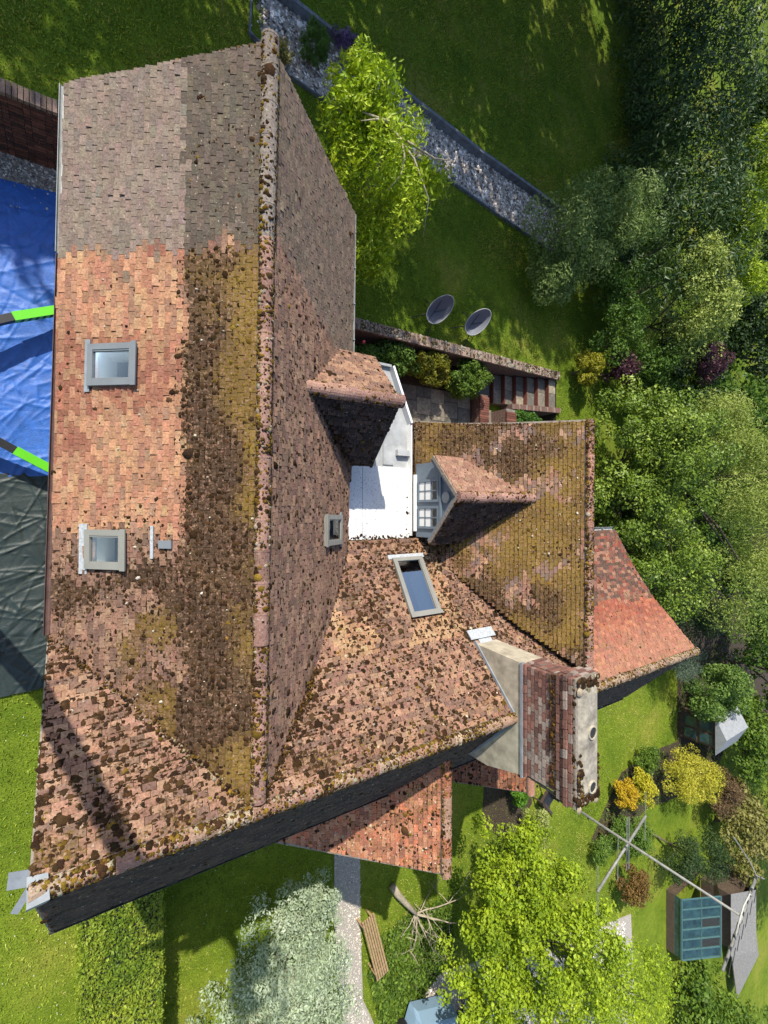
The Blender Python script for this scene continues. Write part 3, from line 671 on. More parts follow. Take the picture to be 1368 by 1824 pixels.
gable_wall('wall', [(4.45, .95, 3.9), (4.45, 2.7, 3.9), (4.45, 2.7, 4.95), (4.45, 1.87, 5.65), (4.45, .95, 4.85)], .1, (1, 0, 0), 'render')
w = MB(); w.box((3.4, -6.5, -.3), (3.6, -5.1, 2.8)); w.build('wall', M['wall'], house)

# ---- gutters
def gutter(pts, r, mat, brackets=0):
    m = MB(); k = 7
    for p, q in zip(pts[:-1], pts[1:]):
        p, q = A(p, float), A(q, float); d = (q-p)/np.linalg.norm(q-p); s = A([-d[1], d[0], 0])
        V = []
        for e in (p, q):
            for rr in (r, r*.86):
                for j in range(k): t = pi+pi*j/(k-1); V.append(e+s*rr*cos(t)+A([0, 0, 1])*rr*sin(t))
        F = [(j, j+1, 2*k+j+1, 2*k+j) for j in range(k-1)]+[(k+j+1, k+j, 3*k+j, 3*k+j+1) for j in range(k-1)]
        F += [(0, 2*k, 3*k, k), (k-1, 2*k-1, 4*k-1, 3*k-1)]
        m.add(V, F)
    g = m.build('gutter', M[mat], house, smooth=False)
    for i in range(brackets):
        f = (i+.5)/brackets; p = A(pts[0])*(1-f)+A(pts[-1])*f; b = MB(); b.box(p+A([-r*1.02, -.012, -.02]), p+A([r*1.02, .012, .012])); b.build('gutter_bracket', M['lead'], g)
    return g
gutter([(-.105, 5.62, 4.76), (-.15, 3.4, 4.76)], .045, 'guttergrey', 0)
gutter([(-.145, 3.38, 4.76), (-.28, -1.6, 4.76)], .042, 'gutterbrown', 0)
gutter([(4.46, 5.7, 4.47), (4.42, 2.95, 4.47)], .055, 'guttergrey', 4)
gutter([(5.98, 1.92, 4.31), (6.0, -.5, 4.31)], .05, 'gutterbrown', 0)
gutter([(-.26, -5.45, 4.74), (13.4, -5.42, 4.74)], .055, 'dark', 6)
gutter([(11.4, -.5, 4.37), (13.5, -.5, 4.37)], .055, 'guttergrey', 2)

# ---- rooflights
def rooflight(pos, hole, frame, label, inset=.0, rim=.075, lead=None, glass='glass', up=.085, flip=1, plain=False):
    a0, a1, s0, s1 = hole; pr = {}
    def P(a, s, h):
        p, n = pos_at(pos, a, s); return p+n*h
    c00, c10, c01 = P(a0, s0, 0), P(a1, s0, 0), P(a0, s1, 0)
    ex = c10-c00; Lx = np.linalg.norm(ex); ex /= Lx; ey = c01-c00; Ly = np.linalg.norm(ey); ey /= Ly; ez = np.cross(ex, ey); ez *= np.sign(ez[2])
    root = MB(); o = c00
    g = .03
    for lo, hi in (((-g, -g, -.05), (Lx+g, rim-g, up)), ((-g, Ly-rim+g, -.05), (Lx+g, Ly+g, up*.92)), ((-g, rim-g, -.05), (rim-g, Ly-rim+g, up*.97)), ((Lx-rim+g, rim-g, -.05), (Lx+g, Ly-rim+g, up*.97))):
        root.frame(o, ex, ey, ez, lo, hi)
    rl = root.build('rooflight', M[frame], house); rl['label'] = label
    c = MB()   # cover strip at the head and sash edge
    c.frame(o, ex, ey, ez, (-g-.012, -g-.03, up), (Lx+g+.012, rim*.55-g, up+.02)); c.frame(o, ex, ey, ez, (rim-g, rim-g, up-.03), (rim-g+.02, Ly-rim+g, up-.012))
    c.frame(o, ex, ey, ez, (Lx-rim+g-.02, rim-g, up-.03), (Lx-rim+g, Ly-rim+g, up-.012)); c.build('cover_strip', M[frame], rl)
    p = MB(); q = [o+ex*x+ey*y+ez*(up-.035) for x, y in ((rim-g, rim-g), (Lx-rim+g, rim-g), (Lx-rim+g, Ly-rim+g), (rim-g, Ly-rim+g))]
    p.add(q, [(0, 1, 2, 3)]); p.build('pane', M[glass], rl)
    r = MB(); dpt = -.42     # plastered reveal below the pane, dark room beyond it
    Q = [o+ex*x+ey*y for x, y in ((.02, .02), (Lx-.02, .02), (Lx-.02, Ly-.02), (.02, Ly-.02))]
    B = [q+ez*dpt-A([0, 0, .1]) for q in Q]
    r.add(Q+B, [(0, 1, 5, 4), (1, 2, 6, 5), (2, 3, 7, 6), (3, 0, 4, 7)]); r.build('reveal', M['white'], rl)
    f = MB(); f.add(B, [(0, 1, 2, 3)]); f.build('room', M['dark'], rl)
    if lead:
        l = MB(); l.frame(o, ex, ey, ez, (-g-lead[0], Ly+g*.6, .03), (Lx+g+lead[0], Ly+g+lead[1], .045)); l.build('apron', M[lead[2]], rl)
    return rl
def pos_at(pos, a, s):
    # pos() takes the distance along the slope; find it for a plan distance s
    lo, hi = np.zeros(1), np.full(1, 6.0)
    for _ in range(40):
        mid = (lo+hi)/2; p, n = pos(A([a]), mid); q, _n = pos(A([a]), np.zeros(1))
        d = np.hypot(*(p-q)[0, :2]); lo, hi = (mid, hi) if d < s else (lo, mid)
    p, n = pos(A([a]), lo); return p[0], n[0]
rooflight(pos_ml, V1, 'greyframe', 'grey framed rooflight among the salmon tiles', lead=(.07, .06, 'lead'))
rooflight(pos_ml, V2, 'warmframe', 'brown grey framed rooflight with pale lead apron', lead=(.07, .1, 'leadpale'))
rooflight(pos_mr, V3, 'warmframe', 'small rooflight on the rear slope beside the flat roof', lead=(.05, .04, 'lead'))
rooflight(pos_cm, V4, 'warmframe', 'tall narrow rooflight on the inner cross roof slope', lead=(.08, .08, 'leadpale'), glass='skyglass')
def on_slope_box(pos, a0, a1, s0, s1, h0, h1, name, mat):
    p, n = pos_at(pos, a0, s0); q, _ = pos_at(pos, a1, s0); r, _ = pos_at(pos, a0, s1)
    ex = q-p; Lx = np.linalg.norm(ex); ey = r-p; Ly = np.linalg.norm(ey)
    m = MB(); m.frame(p, ex/Lx, ey/Ly, n, (0, 0, h0), (Lx, Ly, h1)); return m.build(name, M[mat], house)
on_slope_box(pos_ml, 6.15, 6.25, .87, 1.0, .0, .06, 'roof_vent', 'greyframe')
on_slope_box(pos_ml, 5.97, 6.38, 1.06, 1.09, .03, .045, 'lead_flashing', 'leadpale')
on_slope_box(pos_cm, 4.62, 4.95, 1.02, 1.14, .03, .05, 'lead_flashing', 'leadpale')
# lead lining in the inner valley and lead cap on the gable apex
m = MB()
for a, b in zip([(4.23, -.58, 4.47), (4.07, -.92, 4.64), (3.58, -1.78, 5.13)], [(4.07, -.92, 4.64), (3.58, -1.78, 5.13), (3.15, -2.42, 5.55)]): m.bar(a, b, .09, .02)
m.build('valley_lining', M['lead'], house)
m = MB()
m.add([(-.37, -3.52, 6.55), (-.20, -3.50, 6.62), (-.18, -3.66, 6.78), (-.36, -3.68, 6.78), (-.20, -3.76, 6.66), (-.38, -3.78, 6.66)], [(0, 1, 2, 3), (3, 2, 4, 5)])
m.frame((-.40, -3.55, 6.5), (-.75, .1, -.1), (-.1, -1, 0), (0, 0, 1), (-.06, -.07, -.012), (.16, .09, .0))
m.frame((-.36, -3.64, 6.6), (-.5, -.85, -.1), (-.85, .5, 0), (0, 0, 1), (-.04, -.03, -.012), (.2, .035, .0)); m.build('lead_cap', M['lead'], house)

rgc = np.random.default_rng(5)
# ---- flat roof between the ranges
def speckle(name, c, sp, amt, rough=.6):
    m, n, l, b = new_mat(name); t = noise_node(n, l, 32, 2); t2 = noise_node(n, l, 2.5, 4)
    r = ramp(n, l, t.outputs['Fac'], [(.34, sp), (.40, c)]); r2 = ramp(n, l, t2.outputs['Fac'], [(.3, (.9,)*3), (.7, (1.05,)*3)])
    l.new(mixc(n, l, 'MULTIPLY', 1., r.outputs[0], r2.outputs[0]), b.inputs['Base Color']); b.inputs['Roughness'].default_value = rough; return m
M['membrane'] = speckle('white_membrane', (.72, .72, .71), (.36, .36, .38), .4)
M['oldmembrane'] = simple('grey_membrane', (.36, .37, .37), .5, 3, .25, .3, dist=.05)
fr = MB(); fr.box((4.2, -.55, 4.0), (5.93, .93, 4.26)); fr.build('flat_roof', M['membrane'], house)['label'] = 'white speckled flat roof membrane'
fr = MB(); fr.prism([(4.2, .935), (5.93, .935), (5.93, 1.9), (5.45, 3.0), (4.2, 3.0)], 4.0, 4.2); fo = fr.build('flat_roof', M['oldmembrane'], house); fo['label'] = 'older grey flat roof membrane behind the small gable'
pp_ = MB(); pp_.bar((5.48, 3.0, 4.27), (5.95, 1.88, 4.27), .05, .16); pp_.bar((5.955, 1.88, 4.25), (5.955, -.5, 4.25), .05, .12); pp_.build('parapet_trim', M['white'], fo)
pp_ = MB()
for x in (4.42, 4.78): pp_.box((x, -.5, 4.262), (x+.008, .9, 4.267))
pp_.build('membrane_seam', M['oldmembrane'], house)
pp_ = MB(); pp_.box((5.3, .98, 4.2), (5.55, 1.5, 4.23)); pp_.box((5.62, 1.18, 4.21), (5.93, 1.3, 4.3)); pp_.build('roof_hatch', M['oldmembrane'], house)
nq = 110; ed_ = rgc.random(nq) < .93
Pq = np.where(ed_[:, None], np.stack([rgc.uniform(4.25, 5.95, nq), -.54+np.abs(rgc.normal(0, .035, nq)), np.full(nq, 4.262)], -1), np.stack([5.90-np.abs(rgc.normal(0, .03, nq)), rgc.uniform(-.5, .9, nq), np.full(nq, 4.262)], -1))
scatter_moss(fo, Pq, np.tile(A([0, 0, 1.]), (nq, 1)), A([1., 0, 0]), .017*rgc.lognormal(0, .4, nq), value3(pick(DARK_MOSS, nq, rgc), rgc, .2), 79)
m = MB(); m.bar((5.0, 3.02, 4.22), (5.48, 3.02, 4.22), .05, .1); m.build('parapet_trim', M['guttergrey'], fo)

# ---- dormer front
dm = MB()
x0 = 6.0
dm.add([(x0, -.52, 4.42), (x0, 1.0, 4.42), (x0, 1.0, 5.12), (x0, .28, 5.78), (x0, -.52, 5.06), (x0+.1, -.52, 4.42), (x0+.1, 1.0, 4.42), (x0+.1, 1.0, 5.12), (x0+.1, .28, 5.78), (x0+.1, -.52, 5.06)],
       [(0, 4, 3, 2, 1), (5, 6, 7, 8, 9), (0, 5, 9, 4), (1, 2, 7, 6)])
dormer = dm.build('dormer_front', M['bluewood'], house); dormer['label'] = 'blue grey painted dormer front with leaded casements'
dm = MB(); dm.box((6.1, .98, 4.4), (7.3, 1.0, 5.1)); dm.box((6.1, -.5, 4.4), (7.3, -.48, 5.0)); dm.build('dormer_cheek', M['bluewood'], house)
for y0 in (-.34, .20):
    wn = MB(); yw = .46
    for lo, hi in (((-.03, 0, 0), (.0, yw, .05)), ((-.03, 0, .62), (.0, yw, .67)), ((-.03, 0, .05), (.0, .05, .62)), ((-.03, yw-.05, .05), (.0, yw, .62))):
        wn.frame((x0, y0, 4.5), (1, 0, 0), (0, 1, 0), (0, 0, 1), lo, hi)
    wo = wn.build('window', M['bluewood'], dormer if False else house)
    b = MB()
    b.box((x0-.022, y0+yw/2-.01, 4.55), (x0-.004, y0+yw/2+.01, 5.12))
    for zz in (4.72, 4.92): b.box((x0-.02, y0+.05, zz), (x0-.004, y0+yw-.05, zz+.018))
    b.build('glazing_bar', M['bluewood'], wo)
    for i in range(2):
        for j in range(3):
            p = MB(); za = 4.55+j*.2; p.box((x0-.012, y0+.05+i*.185, za), (x0-.008, y0+.05+i*.185+.17, za+.17)); p.build('pane', M['white'] if j < 2 else M['glass'], wo)
dm = MB(); dm.box((x0-.06, -.4, 4.40), (x0+.02, .78, 4.45)); dm.build('window_sill', M['white'], house)
dm = MB(); dm.tube([(x0-.03, .28, 5.38), (x0-.002, .28, 5.38)], .11, 14); dm.build('gable_roundel', M['guttergrey'], house)
dm = MB(); dm.bar((5.9, .28, 5.78), (5.9, 1.05, 5.09), .05, .1); dm.bar((5.9, .28, 5.78), (5.9, -.59, 4.98), .05, .1); dm.bar((x0-.02, -.3, 5.22), (x0-.02, .86, 5.22), .03, .05); dm.build('bargeboard', M['bluewood'], house)

# ---- chimney: rendered shoulders, brick stack, corbel courses, cap and pots
ch = MB()
ch.add([(6.46, -2.5, 5.2), (6.46, -4.75, 5.2), (6.46, -4.75, 6.0), (6.46, -4.55, 6.82), (6.46, -2.62, 6.82), (7.02, -2.5, 5.2), (7.02, -4.75, 5.2), (7.02, -4.75, 6.0), (7.02, -4.55, 6.82), (7.02, -2.62, 6.82)],
       [(0, 4, 3, 2, 1), (5, 6, 7, 8, 9), (0, 5, 9, 4), (4, 9, 8, 3), (3, 8, 7, 2), (1, 2, 7, 6)])
chim = ch.build('chimney', M['render'], house); chim['label'] = 'broad brick chimney stack on a cream rendered base'
M['palemortar'] = simple('pale_mortar', (.36, .33, .28), .95, 16, .35, .4)
c2 = MB(); c2.box((6.50, -4.50, 6.8), (6.98, -2.66, 7.84)); c2.build('stack_core', M['palemortar'], chim)
BR = [lin(118, 84, 75), lin(108, 78, 71), lin(128, 92, 82), lin(94, 72, 67), lin(142, 128, 120), lin(128, 108, 99)]
def brick_at(lo, hi, parent, pal, name='brick', w=None):
    b = MB(); j = rgc.normal(0, .002, 3); c = A(pal[rgc.choice(len(pal), p=w)])*rgc.uniform(.8, 1.2)
    b.box(A(lo)+j, A(hi)+j, c); return b.build(name, M['brickattr'], parent, usecol=True)
rows = [6.84+i*.0755 for i in range(13)]
for r_, z in enumerate(rows):
    out = {0: .03, 8: .02, 9: .05, 10: .05, 11: .085, 12: .06}.get(r_, 0)
    y = -4.52-out; o2 = (r_ % 2)*.1
    ys = np.concatenate([[-4.52-out], np.arange(-4.52-out+.07+o2*.7, -2.66+out-.04, .152), [-2.64+out]])
    for a, b in zip(ys[:-1], ys[1:]):
        if b-a < .05: continue
        chalk = .9 if (r_ in (2, 3, 4, 5, 6) and a < -3.3) else .08
        wts = A([1, .9, .8, .5, chalk*6, .5]); brick_at((6.475-out, a+.007, z), (6.56, b-.007, z+.062), chim, BR, w=wts/wts.sum())
    xs = np.concatenate([[6.565], np.arange(6.66+(r_ % 2)*.05, 7.0, .2), [7.0+out]])
    for a, b in zip(xs[:-1], xs[1:]):
        if b-a < .04: continue
        wts = A([1, .9, .8, .5, 1.4, .5]); brick_at((a+.004, -2.72, z), (b-.004, -2.63+out, z+.066), chim, BR, w=wts/wts.sum())
M['dirtycap'] = simple('dirty_cement', (.27, .24, .19), .95, 7, .5, .4)
c3 = MB(); c3.box((6.44, -4.60, 7.82), (7.02, -2.58, 7.86)); c3.build('chimney_cap', M['mortar'], chim)
c3 = MB(); c3.add([(6.5, -4.5, 7.86), (7.0, -4.5, 7.86), (7.0, -2.7, 7.86), (6.5, -2.7, 7.86), (6.6, -4.35, 7.93), (6.9, -4.35, 7.93), (6.9, -2.85, 7.93), (6.6, -2.85, 7.93)],
    [(0, 1, 5, 4), (1, 2, 6, 5), (2, 3, 7, 6), (3, 0, 4, 7), (4, 5, 6, 7)]); c3.build('flaunching', M['dirtycap'], chim)
def pot(y, r):
    p = MB(); k = 12; V = []; 
    for z, q in ((7.9, r*1.1), (7.955, r), (7.955, r*.8), (7.94, r*.78)):
        for j in range(k): t = 2*pi*j/k; V.append((6.76+q*cos(t), y+q*sin(t), z))
    F = [(q*k+j, q*k+(j+1) % k, (q+1)*k+(j+1) % k, (q+1)*k+j) for q in range(3) for j in range(k)]
    p.add(V, F); o = p.build('chimney_pot', M['render'], chim)
    d = MB(); d.add(V[3*k:], [tuple(range(k))]); d.build('flue', M['dark'], chim)
pot(-3.45, .11); pot(-4.3, .1)
nq = 260; Pq = np.stack([rgc.uniform(6.46, 7.0, nq), np.where(rgc.random(nq) < .65, -4.58+np.abs(rgc.normal(0, .3, nq)), -2.6-np.abs(rgc.normal(0, .1, nq))), np.full(nq, 7.9)], -1)
scatter_moss(chim, Pq, np.tile(A([0, 0, 1.]), (nq, 1)), A([1., 0, 0]), .03*rgc.lognormal(0, .4, nq), value3(pick(DARK_MOSS+[lin(120, 112, 96), lin(150, 140, 120)], nq, rgc), rgc, .2), 78)
l = MB(); l.box((6.43, -4.58, 6.80), (6.5, -2.6, 6.84)); l.bar((6.45, -2.5, 5.68), (6.45, -3.6, 6.68), .03, .08); l.bar((6.45, -3.65, 6.68), (6.45, -4.6, 5.65), .03, .08); l.build('lead_flashing', M['lead'], chim)
l = MB(); l.frame((6.36, -2.5, 5.64), (1, 0, 0), (0, .74, -.67), (0, .67, .74), (0, 0, .055), (.66, .2, .075)); l.build('lead_flashing', M['leadpale'], chim)
cm_ = 700; aa = rgc.uniform(0, 1, (cm_, 3)); side_ = rgc.random(cm_) < .6
Pm = np.where(side_[:, None], np.stack([np.full(cm_, 6.44), -4.55+aa[:, 1]*1.95, 7.4+aa[:, 2]*.45], -1), np.stack([6.46+aa[:, 0]*.55, -4.55+aa[:, 1]*.7, np.full(cm_, 7.9)], -1))
Nm = np.where(side_[:, None], A([-1., 0, 0]), A([0, 0, 1.]))
scatter_moss(chim, Pm, Nm, A([0, 1., 0]), .02*rgc.lognormal(0, .35, cm_), value3(pick(DARK_MOSS+OLIVE[1:3], cm_, rgc), rgc, .2), 77)
# ------------------------------------------------------------------ antenna on the chimney
M['alu'] = simple('weathered_aluminium', (.19, .185, .165), .5, 20, .3)
M['palealu'] = simple('pale_aluminium', (.4, .39, .35), .5, 20, .2)
ant = thing('television_antenna', (6.62, -4.74, 7.0), 'tall aluminium television antenna mast strapped to the chimney', 'antenna')
m = MB(); m.tube([(6.63, -4.62, 6.75), (6.62, -4.72, 8.2), (6.55, -4.76, 9.95)], [.021, .019, .015], 8); m.build('mast', M['alu'], ant, smooth=True)
for z in (7.0, 7.25, 7.5, 7.72, 7.95, 8.75, 9.0, 9.3, 9.6):
    m = MB(); m.tube([(6.62, -4.70-(z-7)*.03, z), (6.62, -4.70-(z-7)*.03, z+.012)], .022, 8); m.build('band', M['dark'], ant)
m = MB(); m.tube([(7.22, -4.60, 8.52), (5.95, -5.18, 8.52)], .02, 7); bm = m.build('boom', M['alu'], ant, smooth=True)
for f, L in ((.01, .42), (.42, .36), (.60, .36), (.99, .40)):
    c = A([7.22, -4.60, 8.52])*(1-f)+A([5.95, -5.18, 8.52])*f; d = A([.18, -.42, .12]); d = d/np.linalg.norm(d)
    d = A([.05, -.9, .05]) if False else A([-.42, -.9, 0])/1.0
    d = A([.30, -.66, .0]); d /= np.linalg.norm(d); d = A([0.415, .909, 0])*0+A([.16, -.98, -.1]); d /= np.linalg.norm(d)
    m = MB(); m.tube([c-d*L, c+d*L], .006, 5); m.build('element', M['alu'], bm)
m = MB()
for s_ in (-1, 1): m.tube([A([6.72, -4.83, 8.52])+A([.03*s_, 0, 0])-A([.07, -.43, -.04]), A([6.72, -4.83, 8.52])+A([.03*s_, 0, 0])+A([.07, -.43, -.04])], .007, 5)
m.build('dipole', M['alu'], bm)
m = MB(); m.tube([(7.15, -4.57, 9.92), (6.15, -5.22, 9.92)], .017, 7); b2 = m.build('boom', M['alu'], ant, smooth=True)
for f in (.06, .2, .33, .46, .58, .7, .82, .93):
    c = A([7.15, -4.57, 9.92])*(1-f)+A([6.15, -5.22, 9.92])*f; m = MB(); m.bar(c-A([.035, .05, 0]), c+A([.035, .05, 0]), .012, .03)
    m.tube([c-A([.04, .07, -.05]), c+A([.04, .07, .05])], .004, 5); m.build('element', M['dark'], b2)
m = MB(); m.tube([(6.95, -4.72, 9.94), (6.78, -4.60, 9.97), (6.6, -4.66, 9.97), (6.5, -4.80, 9.96), (6.44, -4.92, 9.95), (6.48, -5.02, 9.93)], .009, 7); m.build('folded_dipole', M['palealu'], b2, smooth=True)
m = MB(); m.tube([(7.15, -4.57, 9.92), (7.12, -4.42, 9.86), (6.85, -4.05, 9.78)], .008, 5); m.tube([(7.15, -4.57, 9.92), (7.4, -4.72, 9.92)], .008, 5); m.build('reflector', M['alu'], b2)

# ------------------------------------------------------------------ boom lift that carries the viewer
M['lime_paint'] = simple('lime_green_paint', (.12, .55, .02), .35, 3, .05)
M['black'] = simple('black_plastic', (.015, .015, .016), .5, 6, .2)
lift = thing('boom_lift', (-3.2, .4, 0), 'lime green tracked boom lift on outrigger legs over the blue tarpaulin', 'lift')
m = MB(); m.box((-4.3, -.5, .35), (-2.4, 1.6, 1.1)); m.build('chassis', M['lime_paint'], lift)
for y in (-.55, 1.25):
    m = MB(); m.box((-4.6, y, .02), (-2.1, y+.35, .4)); m.build('track', M['black'], lift)
m = MB(); m.bar((-2.75, .1, 1.0), (-1.55, .83, 7.6), .24, .28); m.build('lower_boom', M['lime_paint'], lift)
m = MB(); m.bar((-1.57, .80, 7.3), (-1.33, 1.28, 12.4), .17, .2); m.build('upper_boom', M['black'], lift)
m = MB(); m.box((-1.75, .75, 12.40), (-.72, 1.85, 12.47)); m.build('basket_floor', M['black'], lift)
m = MB()
for x in (-1.73, -.74):
    for y in (.77, 1.83): m.bar((x, y, 12.45), (x, y, 13.45), .05, .05)
for z in (12.95, 13.45):
    for a, b in (((-1.73, .77), (-.74, .77)), ((-.74, .77), (-.74, 1.83)), ((-.74, 1.83), (-1.73, 1.83)), ((-1.73, 1.83), (-1.73, .77))): m.bar((*a, z), (*b, z), .05, .05)
m.build('basket_rail', M['lime_paint'], lift)
m = MB(); m.box((-1.72, .8, 12.5), (-1.2, .9, 13.15)); m.build('control_box', M['black'], lift)
def outrigger(a, b, c, nm):
    a, b, c = A(a, float), A(b, float), A(c, float)
    m = MB(); m.bar(a, b, .15, .15); lg = m.build('outrigger', M['black'], lift)
    m = MB(); m.bar(b, c, .17, .17); m.build('outrigger_arm', M['lime_paint'], lg)
    m = MB(); s = MB()
    d = (c-b)/np.linalg.norm(c-b); p = A([-d[1], d[0], 0])
    for i in range(7): m.bar(b+d*(.1+i*.13)-p*.088+A([0, 0, -.06]), b+d*(.15+i*.13)-p*.088+A([0, 0, .06]), .004, .05)
    m.build('warning_stripe', M['black'], lg)
    m = MB(); m.tube([c+A([0, 0, .02]), c*A([1, 1, 0])+A([0, 0, .06])], .05, 8); m.tube([c*A([1, 1, 0])+A([0, 0, .03]), c*A([1, 1, 0])+A([0, 0, .07])], .2, 12); m.build('foot', M['black'], lg)
outrigger((-2.6, 2.9, .75), (-.98, 3.83, .5), (.0, 4.30, .36), 'a'); outrigger((-2.6, 2.2, .75), (-.95, 1.22, .5), (-.06, .70, .36), 'b')
outrigger((-4.2, 1.4, .75), (-5.2, 2.6, .5), (-5.9, 3.2, .36), 'c'); outrigger((-4.2, -.3, .75), (-5.2, -1.3, .5), (-5.9, -1.9, .36), 'd')

# ------------------------------------------------------------------ tarpaulins
def tarp_mat(name, c, rough):
    m, n, l, b = new_mat(name); b.inputs['Base Color'].default_value = (*c, 1); b.inputs['Roughness'].default_value = rough
    t = noise_node(n, l, 5, 5); t.inputs['Distortion'].default_value = 1.2
    r = ramp(n, l, t.outputs['Fac'], [(.3, tuple(x*.75 for x in c)), (.7, tuple(min(1, x*1.2) for x in c))]); l.new(r.outputs[0], b.inputs['Base Color'])
    t2 = noise_node(n, l, 16, 4); t2.inputs['Distortion'].default_value = 2.0; bump(n, l, b, t2.outputs['Fac'], .35, .02); b.inputs['Specular IOR Level'].default_value = .45; return m
M['tarpblue'] = tarp_mat('blue_tarpaulin', (.026, .115, .42), .5); M['tarpgrey'] = tarp_mat('grey_green_tarpaulin', (.022, .035, .033), .5)
def tarp(name, P, label, mat, seed, z):
    x0, x1, y0, y1 = P; nx, ny = 110, 240
    X, Y = np.meshgrid(np.linspace(x0, x1, nx), np.linspace(y0, y1, ny), indexing='ij')
    rt = np.random.default_rng(seed); Z = z+.05*vnoise(X, Y, .7, seed, 2)
    for q in range(230):
        cx, cy = rt.uniform(x0, x1), rt.uniform(y0, y1); an = rt.normal(.5, .7) if rt.random() < .6 else rt.uniform(0, pi); L = rt.uniform(.06, .5)*rt.choice([1, 1, 1.8]); wd = rt.uniform(.014, .045); am_ = rt.uniform(.006, .028)*rt.choice([1, 1, -.6])
        du = (X-cx)*cos(an)+(Y-cy)*sin(an); dv = -(X-cx)*sin(an)+(Y-cy)*cos(an)+rt.uniform(-.25, .25)*du*du
        Z = Z+am_*np.exp(-np.abs(dv/wd)**1.5)*np.exp(-(du/L)**2)
    Z = np.maximum(Z, z)
    ed = (vnoise(Y, Y*0, .6, seed+5)-.5)*.2
    Y = Y+((X-x0)/(x1-x0)-.5)*.15
    V = np.stack([X+ed*(X == x1), Y, Z], -1).reshape(-1, 3); I = np.arange(nx*ny).reshape(nx, ny)
    Q = np.stack([I[:-1, :-1], I[1:, :-1], I[1:, 1:], I[:-1, 1:]], -1).reshape(-1, 4)
    return tag(mesh_obj(name, V, [Q], M[mat], base=(x0, y0, 0), smooth=True), label, 'tarpaulin')
tarp('tarpaulin', (-2.3, .1, .72, 6.75), 'creased bright blue tarpaulin on the ground beside the house', 'tarpblue', 3, .03)
tarp('tarpaulin', (-2.3, -.12, -3.75, .78), 'dark grey green tarpaulin lying below the blue one', 'tarpgrey', 9, .02)

# ------------------------------------------------------------------ garden walls, steps, paving
WB = [lin(88, 56, 48), lin(78, 50, 45), lin(98, 62, 52), lin(68, 48, 44)]
gw = thing('garden_wall', (-2.5, 7.36, 0), 'dark red brick garden wall at the end of the blue tarpaulin', 'wall')
m = MB(); m.box((-6, 7.34, 0), (.9, 7.50, 1.72)); m.build('mortar_core', M['mortar'], gw)
for r_ in range(19):
    z = .03+r_*.088; x = -2.05+(r_ % 2)*.11; i = 0
    while x < .4:
        L = .205 if (i+r_) % 2 else .098
        b = MB(); b.box((x, 7.30+rgc.normal(0, .003), z), (x+L, 7.36, z+.076), A(WB[rgc.integers(4)])*rgc.uniform(.75, 1.2)); b.build('brick', M['brickattr'], gw, usecol=True); x += L+.011; i += 1
m = MB(); m.box((-6, 7.30, .02), (-2.06, 7.36, 1.7)); m.build('brick_face', M['wall'], gw)
for i in range(30):
    x = -2.05+i*.083; b = MB(); b.box((x, 7.28, 1.72), (x+.07, 7.52, 1.80+rgc.normal(0, .004)), A(lin(128, 108, 98))*rgc.uniform(.6, 1.2)); b.build('coping_brick', M['brickattr'], gw, usecol=True)

rw = thing('retaining_wall', (10, 5.15, 0), 'long brick retaining wall with weathered coping below the garden chairs', 'wall')
M['retbrick'] = brick_mat('retaining_brick', (.17, .085, .06), (.12, .065, .05), (.22, .2, .17))
m = MB(); m.box((4.9, 5.06, -.1), (15.35, 5.27, 1.1)); m.build('wall', M['retbrick'], rw)
m = MB(); x = 4.9
while x < 15.3:
    m.box((x, 5.0, 1.1), (x+.068, 5.30, 1.2+rgc.normal(0, .006)), A(lin(150, 128, 116))*rgc.uniform(.45, 1.15)); x += .079
tag(m.build('coping', M['brickattr'], rw, usecol=True), kind='stuff')
cm_ = 900; P = np.stack([rgc.uniform(4.9, 15.3, cm_), rgc.uniform(5.02, 5.28, cm_), np.full(cm_, 1.2)], -1)
scatter_moss(rw, P, np.tile(A([0, 0, 1.]), (cm_, 1)), A([1., 0, 0]), .03*rgc.lognormal(0, .4, cm_), value3(pick([lin(90, 84, 70), lin(150, 145, 130), lin(80, 70, 40)], cm_, rgc), rgc, .2), 31)

patio = poly_sheet('patio', [(4.9, -.6), (4.9, 3.2), (7.2, 3.2), (8.2, 4.1), (12.25, 4.3), (12.25, 1.2), (6, 1.2), (6, -.6)], .012, M['soil'], dz=.1)
SL = [lin(128, 120, 106), lin(112, 106, 95), lin(140, 130, 112), lin(100, 96, 88)]
M['slab'] = attr_mat('paving_slab', scale=9, amt=.45, bmp=.3, scale2=2.5, lichen=(.3, .3, .24), lich_amt=.68)
for i in range(10):
    for j in range(6):
        x, y = 7.0+i*.6, 1.0+j*.56-(i % 2)*.14
        if y > 4.05-(12-x)*.05+.05 or x+.58 > 11.9: continue
        b = MB(); h = .045+rgc.normal(0, .004); b.box((x+.008, y+.008, -.02), (x+.592, min(y+.552, 4.15), h), A(SL[rgc.integers(4)])*rgc.uniform(.8, 1.15)); b.build('slab', M['slab'], patio, usecol=True)
bw = thing('low_brick_wall', (12.05, 3.0, 0), 'low red brick wall closing the patio below the steps', 'wall')
m = MB(); m.box((11.9, 1.2, -.1), (12.3, 4.15, .42)); m.box((12.9, 1.2, -.1), (13.35, 3.7, .75)); m.build('wall', M['retbrick'], bw)
m = MB()
for i in range(36): m.box((11.88, 1.2+i*.08, .42), (12.32, 1.27+i*.08, .47+rgc.normal(0, .004)), A(lin(120, 78, 66))*rgc.uniform(.5, 1.1))
for i in range(30): m.box((12.88, 1.2+i*.08, .75), (13.37, 1.27+i*.08, .80), A(lin(120, 78, 66))*rgc.uniform(.5, 1.1))
tag(m.build('coping', M['brickattr'], bw, usecol=True), kind='stuff')
